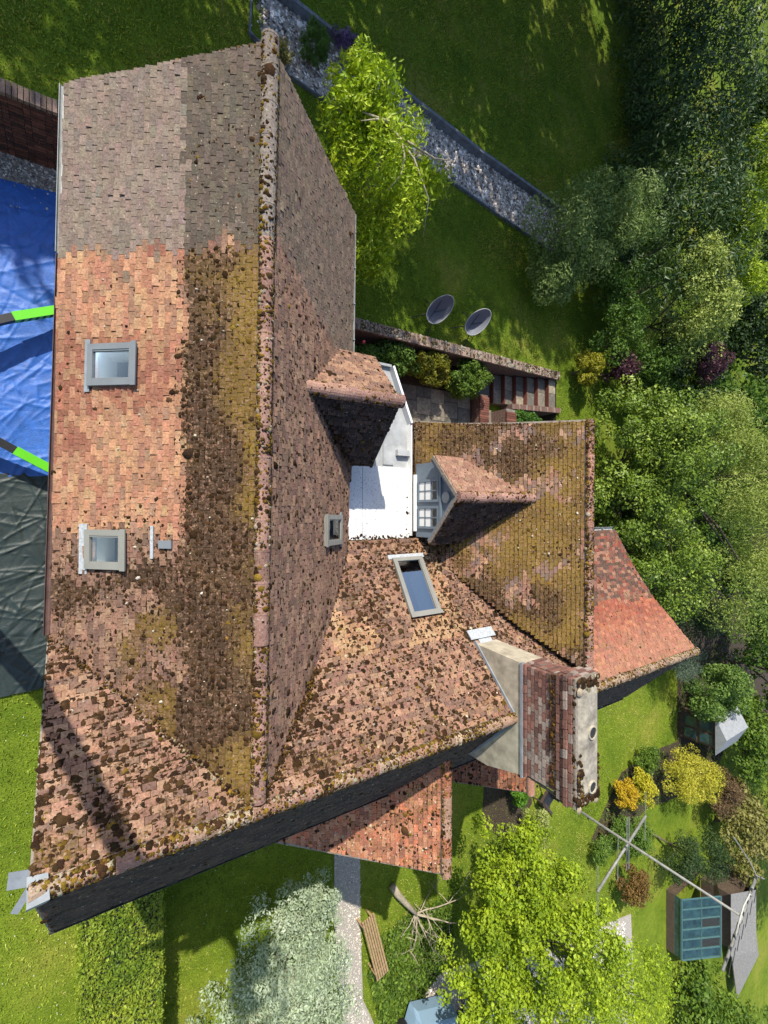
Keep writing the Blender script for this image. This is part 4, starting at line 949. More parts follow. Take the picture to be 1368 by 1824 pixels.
for k, (y0, y1, z) in enumerate(((3.05, 3.75, .06), (2.2, 3.0, .04))):
    b = MB(); b.box((12.34, y0, -.02), (12.86, y1, z), A(SL[k])); b.build('slab', M['slab'], bw, usecol=True)
st = thing('garden_steps', (13.8, 4.5, 0), 'flight of stone steps with brick risers climbing to the lawn', 'steps')
b = MB(); b.box((11.95, 3.85, -.02), (12.72, 5.0, .10), A(SL[3])); b.build('slab', M['slab'], st, usecol=True)
xs = np.linspace(12.75, 15.35, 7)
for i in range(6):
    z = .1+(i+1)*.15
    b = MB(); b.box((xs[i], 3.98, 0), (xs[i]+.04, 5.02, z), A(lin(105, 64, 54))*rgc.uniform(.7, 1.1)); b.build('riser', M['brickattr'], st, usecol=True)
    for q in range(2):
        b = MB(); b.box((xs[i]+.043, 3.98+q*.525, 0), (xs[i+1]-.004, 3.98+q*.525+.515, z-.008), A(SL[(i+q) % 4])*rgc.uniform(.85, 1.1)); b.build('tread', M['slab'], st, usecol=True)
m = MB(); m.add([(13.4, 3.78, 0), (15.5, 3.78, 0), (15.5, 3.78, 1.12), (13.4, 3.78, .6), (13.4, 3.97, 0), (15.5, 3.97, 0), (15.5, 3.97, 1.12), (13.4, 3.97, .6)], [(0, 1, 2, 3), (7, 6, 5, 4), (3, 2, 6, 7), (0, 3, 7, 4), (1, 5, 6, 2)])
m.build('side_wall', M['retbrick'], st)

# edging of the gravel bed
M['sleeper'] = simple('dark_sleeper', (.12, .135, .16), .6, 6, .45, .3)
se = thing('sleeper_edging', (9, 12.1, 1.0), 'dark blue grey sleeper edging between gravel bed and far lawn', 'edging')
line = [(3.2, 13.1), (4.3, 12.78), (6.5, 12.5), (8.35, 12.14), (11.0, 11.78), (14.9, 11.46), (17.5, 11.2)]
for (xa, ya), (xb, yb) in zip(line[:-1], line[1:]):
    n_ = max(1, int(math.hypot(xb-xa, yb-ya)/1.9+.5))
    for q in range(n_):
        f0, f1 = q/n_, (q+1)/n_-.004; b = MB(); b.bar((xa+(xb-xa)*f0, ya+(yb-ya)*f0, 1.16), (xa+(xb-xa)*f1, ya+(yb-ya)*f1, 1.16), .10, .34); b.build('sleeper', M['sleeper'], se)
be = thing('board_edging', (9, 10.5, 1.0), 'thin dark timber board edging the gravel bed on the lawn side', 'edging')
line = [(3.6, 13.5), (3.5, 11.4), (4.57, 11.02), (5.27, 10.93), (7.8, 10.7), (10.32, 10.45), (12.1, 10.2), (13.9, 9.98), (16.4, 9.6)]
for a, b_ in zip(line[:-1], line[1:]):
    b = MB(); za, zb = float(upper_z(a[0], 0)), float(upper_z(b_[0], 0)); b.bar((*a, za+.06), (*b_, zb+.04), .04, .12); b.build('board', M['sleeper'], be)

# ------------------------------------------------------------------ garden chairs on the upper lawn
def mesh_fabric(name, c):
    m, n, l, b = new_mat(name); n_ = noise_node(n, l, 60, 2); r = ramp(n, l, n_.outputs['Fac'], [(.3, tuple(x*.8 for x in c)), (.7, tuple(x*1.15 for x in c))]); l.new(r.outputs[0], b.inputs['Base Color']); b.inputs['Roughness'].default_value = .8
    return m
M['fabric'] = mesh_fabric('grey_woven_fabric', (.15, .16, .19)); M['rimgrey'] = simple('pale_grey_tube', (.33, .33, .35), .5, 5, .1)
def tub_chair(loc, rot, label, sc=1.0):
    ch = thing('garden_chair', loc, label, 'chair', 'woven tub chairs on the upper lawn')
    cr, sr = cos(rot), sin(rot)
    def W(p): x, y, z = A(p)*sc; return (loc[0]+x*cr-y*sr, loc[1]+x*sr+y*cr, loc[2]+z)
    k = 28; rim = []
    for j in range(k):
        t = 2*pi*j/k; back = (1-cos(t))/2    # t=pi is the back of the shell
        rim.append((.40*cos(t)-.10*back, .35*sin(t)*(1-.10*back), .44+.56*back**1.15))
    rings = [rim]
    for f in (.75, .5, .28, .12):
        rings.append([(x*f*(.85 if f < .6 else 1), y*f, .33+(z-.33)*(f**2.2)) for x, y, z in rim])
    V = [W(p) for r in rings for p in r]; F = [(q*k+j, q*k+(j+1) % k, (q+1)*k+(j+1) % k, (q+1)*k+j) for q in range(len(rings)-1) for j in range(k)]
    F.append(tuple((len(rings)-1)*k+j for j in range(k)))
    m = MB(); m.add(V, F); m.build('seat_shell', M['fabric'], ch, smooth=True)
    m = MB(); m.tube([W(p) for p in rim]+[W(rim[0])], .014*sc, 6); m.build('rim', M['rimgrey'], ch, smooth=True)
    m = MB(); m.tube([W((-.36, -.16, .74)), W((-.10, 0, .37)), W((.30, -.03, .42))], .008*sc, 5); m.tube([W((-.10, 0, .37)), W((-.32, .2, .70))], .008*sc, 5); m.build('seam', M['black'], ch)
    for sx in (-1, 1):
        for sy in (-1, 1):
            m = MB(); m.tube([W((.17*sx, .15*sy, .36)), W((.48*sx, .42*sy, .0))], .016*sc, 6); m.build('leg', M['black'], ch)
tub_chair((9.0, 5.95, 1.02), radians(232), 'grey woven tub chair nearer the house roof edge', .9)
tub_chair((10.55, 5.93, 1.02), radians(230), 'grey woven tub chair nearer the stone steps', .9)

# ------------------------------------------------------------------ wooden furniture
M['teak'] = simple('weathered_teak', (.33, .22, .11), .7, 14, .3, .2); M['darkwood'] = simple('dark_stained_wood', (.06, .04, .032), .6, 12, .35, .2)
bn = thing('garden_bench', (7.35, -13.1, 0), 'slatted honey coloured garden bench beside the gravel path', 'bench')
d = A([.55, -2.1, 0]); Lb = np.linalg.norm(d); d /= Lb; p = A([-d[1], d[0], 0]); o = A([7.02, -12.05, .42])
for i in range(6):
    m = MB(); m.frame(o, d, p, (0, 0, 1), (.05, .04+i*.075, 0), (Lb-.05, .095+i*.075, .03)); m.build('slat', M['teak'], bn)
for f in (.12, .88):
    for q in (.06, .42):
        m = MB(); m.frame(o, d, p, (0, 0, 1), (Lb*f-.03, q-.03, -.42), (Lb*f+.03, q+.03, 0)); m.build('leg', M['teak'], bn)
    m = MB(); m.frame(o, d, p, (0, 0, 1), (Lb*f-.02, .03, -.07), (Lb*f+.02, .48, 0)); m.build('rail', M['teak'], bn)

dc = thing('wooden_armchair', (15.5, -11.7, 0), 'dark wooden armchair on the lawn beyond the chimney', 'chair')
d = A([.62, -.78, 0]); p = A([.78, .62, 0]); o = A([15.2, -11.35, 0])
def fb(lo, hi, nm, mat='darkwood'):
    m = MB(); m.frame(o, d, p, (0, 0, 1), lo, hi); return m.build(nm, M[mat], dc)
fb((0, 0, .38), (.62, .6, .43), 'seat'); 
for a, b in ((.02, .02), (.02, .55), (.57, .02), (.57, .55)): fb((a, b, 0), (a+.05, b+.05, .62), 'leg')
fb((-.02, -.02, .62), (.64, .07, .66), 'armrest'); fb((-.02, .53, .62), (.64, .62, .66), 'armrest')
for i in range(5): fb((.03+i*.12, .57, .45), (.10+i*.12, .6, 1.0), 'back_slat')
fb((0, .56, 1.0), (.64, .61, 1.08), 'back_rail'); fb((.1, .1, .435), (.52, .5, .47), 'cushion', 'black')

# ------------------------------------------------------------------ fallen bough
def limb_tree(mb, p, d, L, r, depth, rg, bend=.35, up=.0):
    pts = [Vector(p)]; rad = [r]; n = 5; v = Vector(d).normalized()
    for i in range(n):
        v = (v+Vector(rg.normal(0, bend, 3))*.5+Vector((0, 0, up))).normalized(); q = pts[-1]+v*L/n
        if q.z < .05: q.z = .05+rg.random()*.05
        pts.append(q); rad.append(r*(1-.7*(i+1)/n))
    mb.tube(pts, rad, 6 if r > .02 else 4)
    if depth > 0:
        for k in range(rg.integers(2, 5)):
            i = rg.integers(1, n+1); dv = (v+Vector(rg.normal(0, .8, 3))).normalized(); limb_tree(mb, pts[i], dv, L*rg.uniform(.45, .8), rad[i]*.8, depth-1, rg, bend, up)
rg = np.random.default_rng(14)
fbough = thing('fallen_bough', (8.9, -12.6, 0), 'bare fallen bough with pale twigs lying on the lawn', 'branch')
m = MB(); m.tube([(8.35, -11.75, .16), (8.55, -12.1, .16), (8.85, -12.5, .2), (9.2, -12.95, .3)], [.11, .105, .085, .06], 10); m.build('trunk', M['palebark'], fbough, smooth=True)
m = MB()
for tgt, r in (((9.5, -13.9, .35), .035), ((8.9, -14.6, .25), .035), ((8.7, -13.7, .3), .02), ((10.6, -13.4, .45), .04), ((11.2, -13.2, .5), .03), ((10.4, -14.2, .3), .035), ((9.9, -13.2, .8), .025)):
    s0 = A([9.15, -12.9, .3]); limb_tree(m, s0, A(tgt)-s0, np.linalg.norm(A(tgt)-s0), r, 2, rg, .3)
m.build('twig', M['palebark'], fbough, smooth=True)

# ------------------------------------------------------------------ greenhouse, sheds
M['tealglass'] = simple('teal_greenhouse_sheet', (.022, .055, .06), .15, 2.5, .5, spec=.9); M['tealframe'] = simple('teal_frame', (.06, .13, .135), .5, 4, .1)
M['felt'] = simple('grey_roof_felt', (.2, .195, .185), .9, 10, .2, .2); M['palefelt'] = simple('pale_roof_felt', (.26, .27, .28), .8, 6, .15, .2); M['shedwood'] = simple('brown_shed_wood', (.075, .05, .032), .8, 9, .3, .2)
gh = thing('greenhouse', (27.6, -21.4, 0), 'small greenhouse with teal glazed roof near the drive', 'greenhouse')
GX0, GX1, GX2, GY0, GY1 = 26.0, 27.9, 29.6, -23.0, -19.9
m = MB(); m.box((GX0, GY0, 0), (GX0+.12, GY1, .4)); m.box((GX0+.121, GY1-.12, 0), (GX2, GY1, .4)); m.box((GX0+.121, GY0, 0), (GX2, GY0+.12, .4)); m.build('base_wall', M['shedwood'], gh)
r0, r1, e0, e1_ = A([GX1, GY0, 1.75]), A([GX1, GY1, 1.75]), A([GX0, GY0, .75]), A([GX0, GY1, .75])
for i in range(6):
    f0, f1 = i/6+.012, (i+1)/6-.012
    for a0_, a1_, nm in ((0, .49, 'pane'), (.51, 1, 'pane')):
        q = [e0+(e1_-e0)*f+((r0+(r1-r0)*f)-(e0+(e1_-e0)*f))*u for f, u in ((f0, a0_), (f1, a0_), (f1, a1_), (f0, a1_))]
        m = MB(); m.add(q, [(0, 3, 2, 1)]); m.build(nm, M['tealglass'] if (i > 3 or a0_ == 0) else M['dark'] if i % 2 else M['tealglass'], gh)
m = MB(); m.add([r0, r1, A([GX2, GY1, .8]), A([GX2, GY0, .8])], [(0, 3, 2, 1)]); m.build('rear_roof', M['tealglass'], gh)
m = MB()
for i in range(7):
    f = i/6; a = e0*(1-f)+e1_*f; b = r0*(1-f)+r1*f; m.bar(a+A([0, 0, .02]), b+A([0, 0, .02]), .05, .05)
m.bar(e0, e1_, .07, .07); m.bar(r0+A([0, 0, .02]), r1+A([0, 0, .02]), .08, .07); m.bar((e0+r0)/2+A([0, 0, .02]), (e1_+r1)/2+A([0, 0, .02]), .05, .05); m.build('glazing_bar', M['tealframe'], gh)
m = MB(); m.box((GX0+.02, GY0+.02, .4), (GX0+.06, GY1-.02, .72)); m.build('side_glass', M['tealglass'], gh)
sh = thing('garden_shed', (31.4, -22.4, 0), 'grey felted shed roof right behind the greenhouse', 'shed')
m = MB(); m.box((30.0, -24.0, 0), (32.6, -21.0, 1.5)); m.build('wall', M['shedwood'], sh)
m = MB(); m.add([(29.8, -24.2, 1.55), (29.8, -20.8, 1.55), (31.3, -20.8, 2.2), (31.3, -24.2, 2.2), (32.8, -20.8, 1.55), (32.8, -24.2, 1.55)], [(0, 3, 2, 1), (3, 5, 4, 2)]); m.build('roof', M['felt'], sh)
dk = thing('timber_deck', (35, -27.5, 0), 'brown boarded timber deck behind the felted shed', 'deck')
for i in range(14):
    m = MB(); m.frame((33.5, -29.5, .5), (1, .25, 0), (-.25, 1, 0), (0, 0, 1), (0, i*.3, 0), (3.4, i*.3+.27, .05)); m.build('plank', M['felt'], dk)
su = thing('summerhouse', (28, -11.5, 0), 'small wooden summerhouse with glazed front and pale roof', 'summerhouse')
m = MB(); m.box((27.4, -12.15, 0), (29.6, -10.75, 1.75)); m.build('wall', M['shedwood'], su)
for i in range(2):
    for j in range(2):
        m = MB(); m.box((27.36, -12.05+i*.64, .25+j*.74), (27.395, -11.47+i*.64, .90+j*.74)); wn = m.build('window', M['shedwood'], su)
        m = MB(); m.box((27.345, -12.0+i*.64, .29+j*.74), (27.357, -11.52+i*.64, .86+j*.74)); m.build('pane', M['tealglass'], wn)
m = MB(); m.add([(27.2, -12.4, 1.8), (27.2, -11.45, 2.3), (27.2, -10.5, 1.8), (29.9, -12.4, 1.8), (29.9, -11.45, 2.3), (29.9, -10.5, 1.8)], [(0, 3, 4, 1), (1, 4, 5, 2), (0, 1, 2), (3, 5, 4)]); m.build('roof', M['palefelt'], su)

# ------------------------------------------------------------------ parked cars at the foot of the garden
def car(loc, rot, paint, label):
    c = thing('parked_car', loc, label, 'car', 'cars parked on the gravel drive'); cr, sr = cos(rot), sin(rot)
    def W(p): x, y, z = p; return (loc[0]+x*cr-y*sr, loc[1]+x*sr+y*cr, loc[2]+z)
    prof = [(-2.1, .35), (-2.15, .7), (-1.95, .95), (-1.0, 1.02), (1.55, .98), (2.1, .8), (2.15, .4)]
    def loft(sec, nm, mat):
        V = []; 
        for x, zz, hw in sec: V += [W((x, -hw, zz)), W((x, hw, zz))]
        return V
    body = [(-2.12, .38, .72, .80), (-2.15, .72, .78, .82), (-1.9, .93, .80, .84), (-.9, .98, .82, .86), (1.2, 1.0, .82, .86), (2.0, .92, .8, .84), (2.13, .6, .76, .82)]
    V = []; F = []
    for x, zt, ht, hb in body: V += [W((x, -hb, .25)), W((x, -hb, zt*.72)), W((x, -ht, zt)), W((x, ht, zt)), W((x, hb, zt*.72)), W((x, hb, .25))]
    for i in range(len(body)-1): F += [(i*6+j, (i+1)*6+j, (i+1)*6+(j+1) % 6, i*6+(j+1) % 6) for j in range(6)]
    F += [tuple(range(6)), tuple((len(body)-1)*6+j for j in range(5, -1, -1))]
    m = MB(); m.add(V, F); m.build('body', paint, c)
    cab = [(-1.15, .98, .76), (-.35, 1.42, .60), (.9, 1.45, .60), (1.75, 1.0, .74)]; V = []
    for x, z, h in cab: V += [W((x, -h, z)), W((x, h, z))]
    V += [W((-.3, -.78, .97)), W((-.3, .78, .97)), W((.95, -.78, .97)), W((.95, .78, .97))]
    m = MB(); m.add([V[2], V[3], V[5], V[4]], [(0, 1, 2, 3)]); m.add([A(v)-A([0, 0, .05]) for v in (V[2], V[3], V[5], V[4])], [(3, 2, 1, 0)]); m.build('roof', paint, c)
    m = MB(); m.add([V[0], V[1], V[3], V[2]], [(0, 1, 2, 3)]); m.build('windscreen', M['carglass'], c)
    m = MB(); m.add([V[4], V[5], V[7], V[6]], [(0, 1, 2, 3)]); m.build('rear_window', M['carglass'], c)
    for q in (0, 1):
        m = MB(); m.add([V[0+q], V[2+q], V[4+q], V[6+q]], [(0, 1, 2, 3)]); m.build('side_window', M['carglass'], c)
        for x in (-1.35, 1.35):
            m = MB(); y = (.84 if q else -.84); m.tube([W((x, y-.1, .32)), W((x, y+.08, .32))], .32, 16); wh = m.build('wheel', M['black'], c)
            m = MB(); m.tube([W((x, y-.11, .32)), W((x, y+.09, .32))], .18, 12); m.build('rim', M['alu'], wh)
M['carglass'] = simple('car_glass', (.05, .09, .12), .08, 2, .2, spec=.9); M['carblue'] = simple('pale_blue_paint', (.2, .3, .4), .25, 2, .05, spec=.8); M['carsilver'] = simple('silver_paint', (.45, .46, .47), .25, 2, .05, spec=.8)
car((8.9, -17.9, .03), radians(68), M['carblue'], 'pale blue car at the bottom edge beside the path')
car((11.6, -19.2, .03), radians(75), M['carsilver'], 'silver car half hidden below the lime green tree')

# ------------------------------------------------------------------ plants
def leaves_at(P, N, size, asp, rg, col, fold=.0, droop=0.):
    """diamond leaves, one quad each, centred at P with facing N"""
    n = len(P); u = rg.normal(0, 1, (n, 3)); u[:, 2] -= droop*2.5; u -= N*(u*N).sum(1)[:, None]; u /= np.linalg.norm(u, axis=1)[:, None]+1e-9
    w = np.cross(N, u); s = size*np.clip(rg.lognormal(0, .38, n), .4, 1.8)[:, None]
    V = np.stack([P-u*s*.5, P+w*s*asp*.5+u*s*.06+N*s*fold, P+u*s*.5-N*s*.1, P-w*s*asp*.5+u*s*.06+N*s*fold], 1)
    return V
def crown(name, parent, ells, n, size, pal, rg, asp=.5, mat='leaf', droop=0., clumps=40, clump_r=.27, shell=.2, flat=1., gap=.0, upb=.6):
    """leaf clumps spread through ellipsoids: ells = [(centre, radii, weight)]"""
    Pn, Nn, Cn = [], [], []; pal = A(pal, float)
    wt = A([e[2] for e in ells], float); wt /= wt.sum()
    for (c, R, _), f in zip(ells, wt):
        c = A(c, float); R = A(R, float); k = max(4, int(clumps))
        d = rg.normal(0, 1, (k, 3)); d /= np.linalg.norm(d, axis=1)[:, None]; d[:, 2] = np.where(d[:, 2] < -.35, -d[:, 2], d[:, 2])
        cc = c+d*R*rg.uniform(.4, .95, (k, 1)); cr = R.mean()*clump_r*rg.uniform(.65, 1.35, k)
        q = rg.choice(k, int(n*f), p=cr**2/(cr**2).sum()); m = len(q)
        e = rg.normal(0, 1, (m, 3)); e /= np.linalg.norm(e, axis=1)[:, None]
        rad = cr[q]*(1-np.abs(rg.normal(0, shell, m)))*(.8+.4*vnoise(e[:, 0]*3+q, e[:, 1]*3+e[:, 2]*2, .5, 5, 2))
        p = cc[q]+e*rad[:, None]*A([1, 1, flat]); p[:, 2] -= droop*rg.random(m)**2*cr[q]
        nv = e*.75+A([0, 0, upb])+rg.normal(0, .55, (m, 3)); nv /= np.linalg.norm(nv, axis=1)[:, None]
        tone = np.clip(rg.beta(2, 2, k)[q]*.55+rg.random(m)*.45, 0, .999)*(len(pal)-1); i = tone.astype(int); fr = (tone-i)[:, None]
        col = (pal[i]*(1-fr)+pal[np.minimum(i+1, len(pal)-1)]*fr)*rg.uniform(.78, 1.22, (m, 1))
        Pn.append(p); Nn.append(nv); Cn.append(col)
    P, N, Cc = np.concatenate(Pn), np.concatenate(Nn), np.concatenate(Cn)
    ok = P[:, 2] > origin_of(parent)[2]+.03; P, N, Cc = P[ok], N[ok], Cc[ok]
    V = leaves_at(P, N, size, asp, rg, Cc, droop=droop)
    return mesh_obj(name, V, [np.arange(len(P)*4).reshape(-1, 4)], M[mat], parent, col=Cc)
def trunk(parent, base, tops, r, rg, mat='bark', name='trunk'):
    m = MB(); b = A(base, float); t0 = A(tops, float).mean(0); fork = b+(t0-b)*A([.5, .5, .38])
    m.tube([b-A([0, 0, .1]), b+(fork-b)*.5+rg.normal(0, r*.5, 3), fork], [r*1.25, r, r*.8], 8)
    for t in tops:
        t = A(t, float); mid = (fork+t)/2+rg.normal(0, r*1.2, 3)+A([0, 0, r]); m.tube([fork-A([0, 0, r*.4]), mid, t], [r*.55, r*.38, r*.12], 6)
    return m.build(name, M[mat], parent, smooth=True)
def plant(name, label, cat, base, ells, n, size, pal, seed, r=.05, group=None, barkm='bark', **kw):
    rg = np.random.default_rng(seed); t = thing(name, base, label, cat, group)
    crown('crown' if 'tree' in name else 'foliage', t, ells, n, size, pal, rg, **kw)
    tops = [A(e[0])+A(e[1])*rg.uniform(-.45, .45, 3) for e in ells for _ in range(3)]
    trunk(t, base, tops, r, rg, barkm, 'trunk' if 'tree' in name else 'stem'); return t
def g(r, gg, b, k=1.0): return tuple(x*k for x in (r, gg, b))
FRESH = [(.05, .10, .012), (.10, .17, .018), (.16, .23, .025)]
MIDG = [(.04, .09, .012), (.075, .145, .018), (.13, .21, .03)]
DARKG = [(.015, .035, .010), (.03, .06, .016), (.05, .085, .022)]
LIME = [(.10, .17, .010), (.24, .33, .014), (.38, .45, .03)]
YELL = [(.3, .3, .02), (.44, .4, .025), (.55, .48, .05)]
OLIV = [(.11, .14, .025), (.17, .2, .04), (.26, .28, .07)]
SILV = [(.24, .31, .18), (.36, .43, .29), (.5, .55, .42)]
PURP = [(.05, .02, .03), (.09, .035, .05), (.16, .07, .085)]

# small weeping tree behind the rear slope
rg = np.random.default_rng(3)
wt = thing('weeping_tree', (6.9, 8.9, 1.0), 'small weeping yellow green tree over the gravel bed', 'tree')
crown('crown', wt, [((5.8, 8.2, 3.2), (1.55, 1.75, 1.2), 1.0), ((5.1, 8.9, 3.6), (.9, .9, .7), .4), ((6.0, 6.7, 2.2), (1.1, .9, 1.0), .35), ((7.6, 8.6, 2.6), (.8, .7, .9), .16)], 17000, .11, [(.14, .25, .012), (.29, .39, .016), (.47, .54, .04)], rg, asp=.36, droop=.9, clumps=44, clump_r=.24, upb=.2)
m = MB(); m.tube([(6.9, 8.9, .9), (6.6, 8.95, 2.2), (6.0, 8.7, 3.5), (5.7, 8.4, 3.9), (5.0, 8.3, 3.9)], [.13, .1, .07, .045, .012], 9)
for pts in ([(5.65, 8.4, 3.85), (5.9, 8.05, 4.02), (5.97, 7.7, 4.05), (5.95, 7.35, 3.95), (5.7, 7.0, 3.8)], [(5.9, 8.6, 3.6), (6.3, 7.85, 3.95), (6.8, 7.2, 3.85), (7.0, 6.6, 3.4)], [(6.1, 8.3, 3.8), (6.9, 8.1, 3.95), (7.4, 8.3, 3.9)], [(5.6, 8.4, 3.9), (5.2, 8.1, 4.1), (4.9, 8.0, 4.0)]):
    m.tube(pts, [.035*(1-.8*i/(len(pts)-1)) for i in range(len(pts))], 6)
m.build('trunk', M['palebark'], wt, smooth=True)

plant('feathery_shrub', 'loose feathery grey green shrub at the end of the gravel bed', 'shrub', (14.8, 9.6, 1.0), [((14.6, 9.5, 2.2), (2.0, 1.7, 1.5), 1), ((16.2, 10.6, 2.8), (1.7, 1.5, 1.6), .8), ((13.9, 8.2, 1.8), (1.2, 1.1, 1.0), .5)], 32000, .105, [(.08, .14, .035), (.15, .22, .055), (.27, .33, .11)], 41, asp=.3, clumps=30, clump_r=.3)
# laurel hedge
rg = np.random.default_rng(8); lh = thing('laurel_hedge', (19.5, 13, 1.0), 'tall dark glossy laurel hedge along the far side of the lawn', 'hedge')
ells = []
for i in range(11):
    y = 9.2+i*1.5; x = 19.3+.09*(y-5)+rg.normal(0, .3); ells.append(((x, y, 2.6), (1.7, 1.5, 2.5+rg.uniform(-.3, .5)), 1)); ells.append(((x-1.0, y+.5, 1.6), (1.0, 1.2, 1.3), .5)); ells.append(((x+1.6, y+.3, 3.8), (1.5, 1.3, 1.9), .6))
crown('foliage', lh, ells, 52000, .155, [(.022, .05, .011), (.04, .082, .018), (.10, .15, .035)], rg, asp=.36, mat='gloss_leaf', clumps=14, clump_r=.38)
m = MB()
for i in range(11): m.tube([(19.7+.14*i, 9.2+i*1.5, .9), (19.9+.14*i, 9.3+i*1.5, 2.4), (19.8+.14*i, 9.2+i*1.5, 3.9)], [.09, .06, .02], 6)
m.build('stem', M['bark'], lh)
plant('golden_shrub', 'yellow green sprays catching the sun on top of the laurel hedge', 'shrub', (22.2, 11, 1.0), [((22.0, 10.5, 4.7), (1.0, 2.6, 1.0), 1), ((22.8, 14, 5.0), (1.0, 2.2, 1.0), .8)], 9000, .13, LIME, 42, asp=.35, clumps=26, clump_r=.25)
plant('bright_shrub', 'sunlit pale green shrub with broken outline between hedge and purple bush', 'shrub', (20.2, 7.6, 1.0), [((20.0, 7.9, 4.0), (1.5, 1.3, 1.3), 1), ((20.2, 6.9, 3.2), (1.4, 1.0, 1.4), .6), ((19.6, 9.2, 4.4), (1.1, .9, .8), .5)], 17000, .085, [(.14, .2, .04), (.26, .32, .07), (.42, .46, .12)], 43, asp=.55, clump_r=.32)
plant('purple_shrub', 'dark purple leaved shrub behind the bright green one', 'shrub', (21.9, 6.2, 1.0), [((21.4, 6.1, 3.5), (1.2, .8, .9), 1)], 6500, .09, PURP, 44, asp=.6)
plant('purple_shrub', 'small dark plum coloured shrub low beside the yellow bush', 'shrub', (18.1, 5.6, 1.0), [((18.1, 5.7, 1.9), (.8, .6, .7), 1)], 3500, .08, PURP, 45, asp=.6)
plant('yellow_shrub', 'rounded golden yellow shrub at the lawn edge past the steps', 'shrub', (16.4, 5.4, 1.0), [((16.4, 5.5, 1.6), (.6, .75, .6), 1)], 6000, .07, [(.16, .17, .012), (.24, .23, .015), (.32, .29, .02)], 46, asp=.6)
plant('dark_shrub', 'mid green leafy shrub between the laurel hedge and yellow bush', 'shrub', (18.0, 6.9, 1.0), [((17.6, 7.0, 2.0), (1.3, 1.3, 1.2), 1), ((19.2, 6.0, 2.4), (1.0, 1.0, 1.2), .7), ((17.4, 8.6, 2.0), (1.3, 1.0, 1.2), .8), ((20.3, 5.0, 2.0), (1.3, .9, 1.2), .7)], 18000, .085, MIDG, 47, asp=.6)
plant('broadleaf_tree', 'big round leafy tree behind the wing ridge with glossy bright leaves', 'tree', (18.6, 1.5, .9), [((17.8, 3.2, 2.5), (2.0, 1.9, 1.8), 1), ((19.4, 2.2, 3.4), (2.2, 2.4, 1.9), 1.2), ((18.0, .4, 2.4), (2.0, 2.2, 1.9), 1), ((18.2, -2.0, 1.9), (1.9, 1.8, 1.6), .9), ((20.6, -2.2, 2.4), (2.2, 2.2, 2.0), 1.)], 62000, .092, [(.06, .115, .012), (.15, .225, .022), (.29, .36, .055)], 48, r=.16, asp=.62, mat='gloss_leaf', clumps=60, clump_r=.2)
plant('olive_tree', 'olive green tree with fine leaves right of the big leafy tree', 'tree', (23.6, 1.5, .8), [((22.6, 3.4, 3.6), (1.9, 1.7, 1.9), 1), ((23.4, .8, 4.0), (2.2, 2.4, 2.2), 1.2), ((24.4, -2.6, 3.6), (2.4, 2.6, 2.3), 1.2)], 38000, .10, [(.14, .19, .03), (.25, .31, .06), (.38, .42, .12)], 49, r=.15, asp=.32, clumps=30, clump_r=.28, droop=.25)
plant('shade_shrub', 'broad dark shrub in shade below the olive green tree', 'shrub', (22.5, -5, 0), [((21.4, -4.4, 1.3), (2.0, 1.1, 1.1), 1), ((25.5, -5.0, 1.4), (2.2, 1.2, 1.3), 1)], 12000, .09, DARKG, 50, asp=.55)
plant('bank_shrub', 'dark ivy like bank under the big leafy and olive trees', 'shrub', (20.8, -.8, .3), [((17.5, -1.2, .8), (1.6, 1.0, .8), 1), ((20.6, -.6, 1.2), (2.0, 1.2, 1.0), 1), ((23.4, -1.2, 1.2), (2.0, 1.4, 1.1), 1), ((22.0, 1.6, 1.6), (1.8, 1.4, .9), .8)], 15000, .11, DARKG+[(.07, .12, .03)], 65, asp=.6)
plant('blue_conifer', 'grey blue conifer just past the red tiled roof end', 'conifer', (24.6, -7.0, 0), [((24.6, -7.0, 1.2), (1.7, 1.1, 1.1), 1)], 11000, .075, [(.09, .13, .09), (.13, .18, .13), (.2, .25, .18)], 51, asp=.25)
plant('round_shrub', 'large rounded mid green shrub overhanging the summerhouse', 'shrub', (27.9, -9.2, 0), [((27.8, -9.2, 1.5), (2.0, 1.7, 1.5), 1)], 16000, .09, [(.07, .13, .025), (.12, .2, .035), (.19, .28, .06)], 52, asp=.6)
plant('orange_shrub', 'small orange yellow shrub at the lawn border', 'shrub', (20.9, -12.9, 0), [((20.9, -12.8, .55), (.75, .7, .55), 1)], 6500, .07, [(.36, .26, .015), (.46, .30, .015), (.52, .4, .03)], 53, asp=.6)
plant('gold_shrub', 'yellow green shrub touching the orange one', 'shrub', (22.4, -12.9, 0), [((22.3, -12.9, .65), (.8, .8, .6), 1)], 6500, .07, YELL, 54, asp=.55)
plant('gold_shrub', 'large golden spreading shrub below the summerhouse', 'shrub', (26.2, -13.6, 0), [((25.6, -13.2, .9), (1.8, 1.3, .9), 1), ((27.4, -14.2, 1.0), (1.6, 1.3, .9), .8)], 16000, .08, [(.26, .27, .03), (.42, .39, .035), (.54, .48, .07)], 55, asp=.4)
plant('green_shrub', 'fresh green shrub between orange and golden bushes', 'shrub', (22.9, -11.9, 0), [((22.9, -11.9, .5), (.9, .6, .5), 1)], 5000, .075, FRESH, 56)
plant('russet_shrub', 'russet brown leaved shrub beyond the golden bush', 'shrub', (30, -15.6, 0), [((30, -15.6, 1.0), (1.6, 1.1, 1.0), 1)], 7000, .08, [(.09, .06, .03), (.14, .09, .045), (.2, .12, .06)], 57)
plant('russet_shrub', 'russet shrub at the edge of the lime green tree by the lawn', 'shrub', (21.3, -17.0, 0), [((21.3, -17.0, .7), (1.0, .9, .7), 1)], 6000, .08, [(.12, .07, .02), (.18, .10, .03), (.2, .16, .04)], 58)
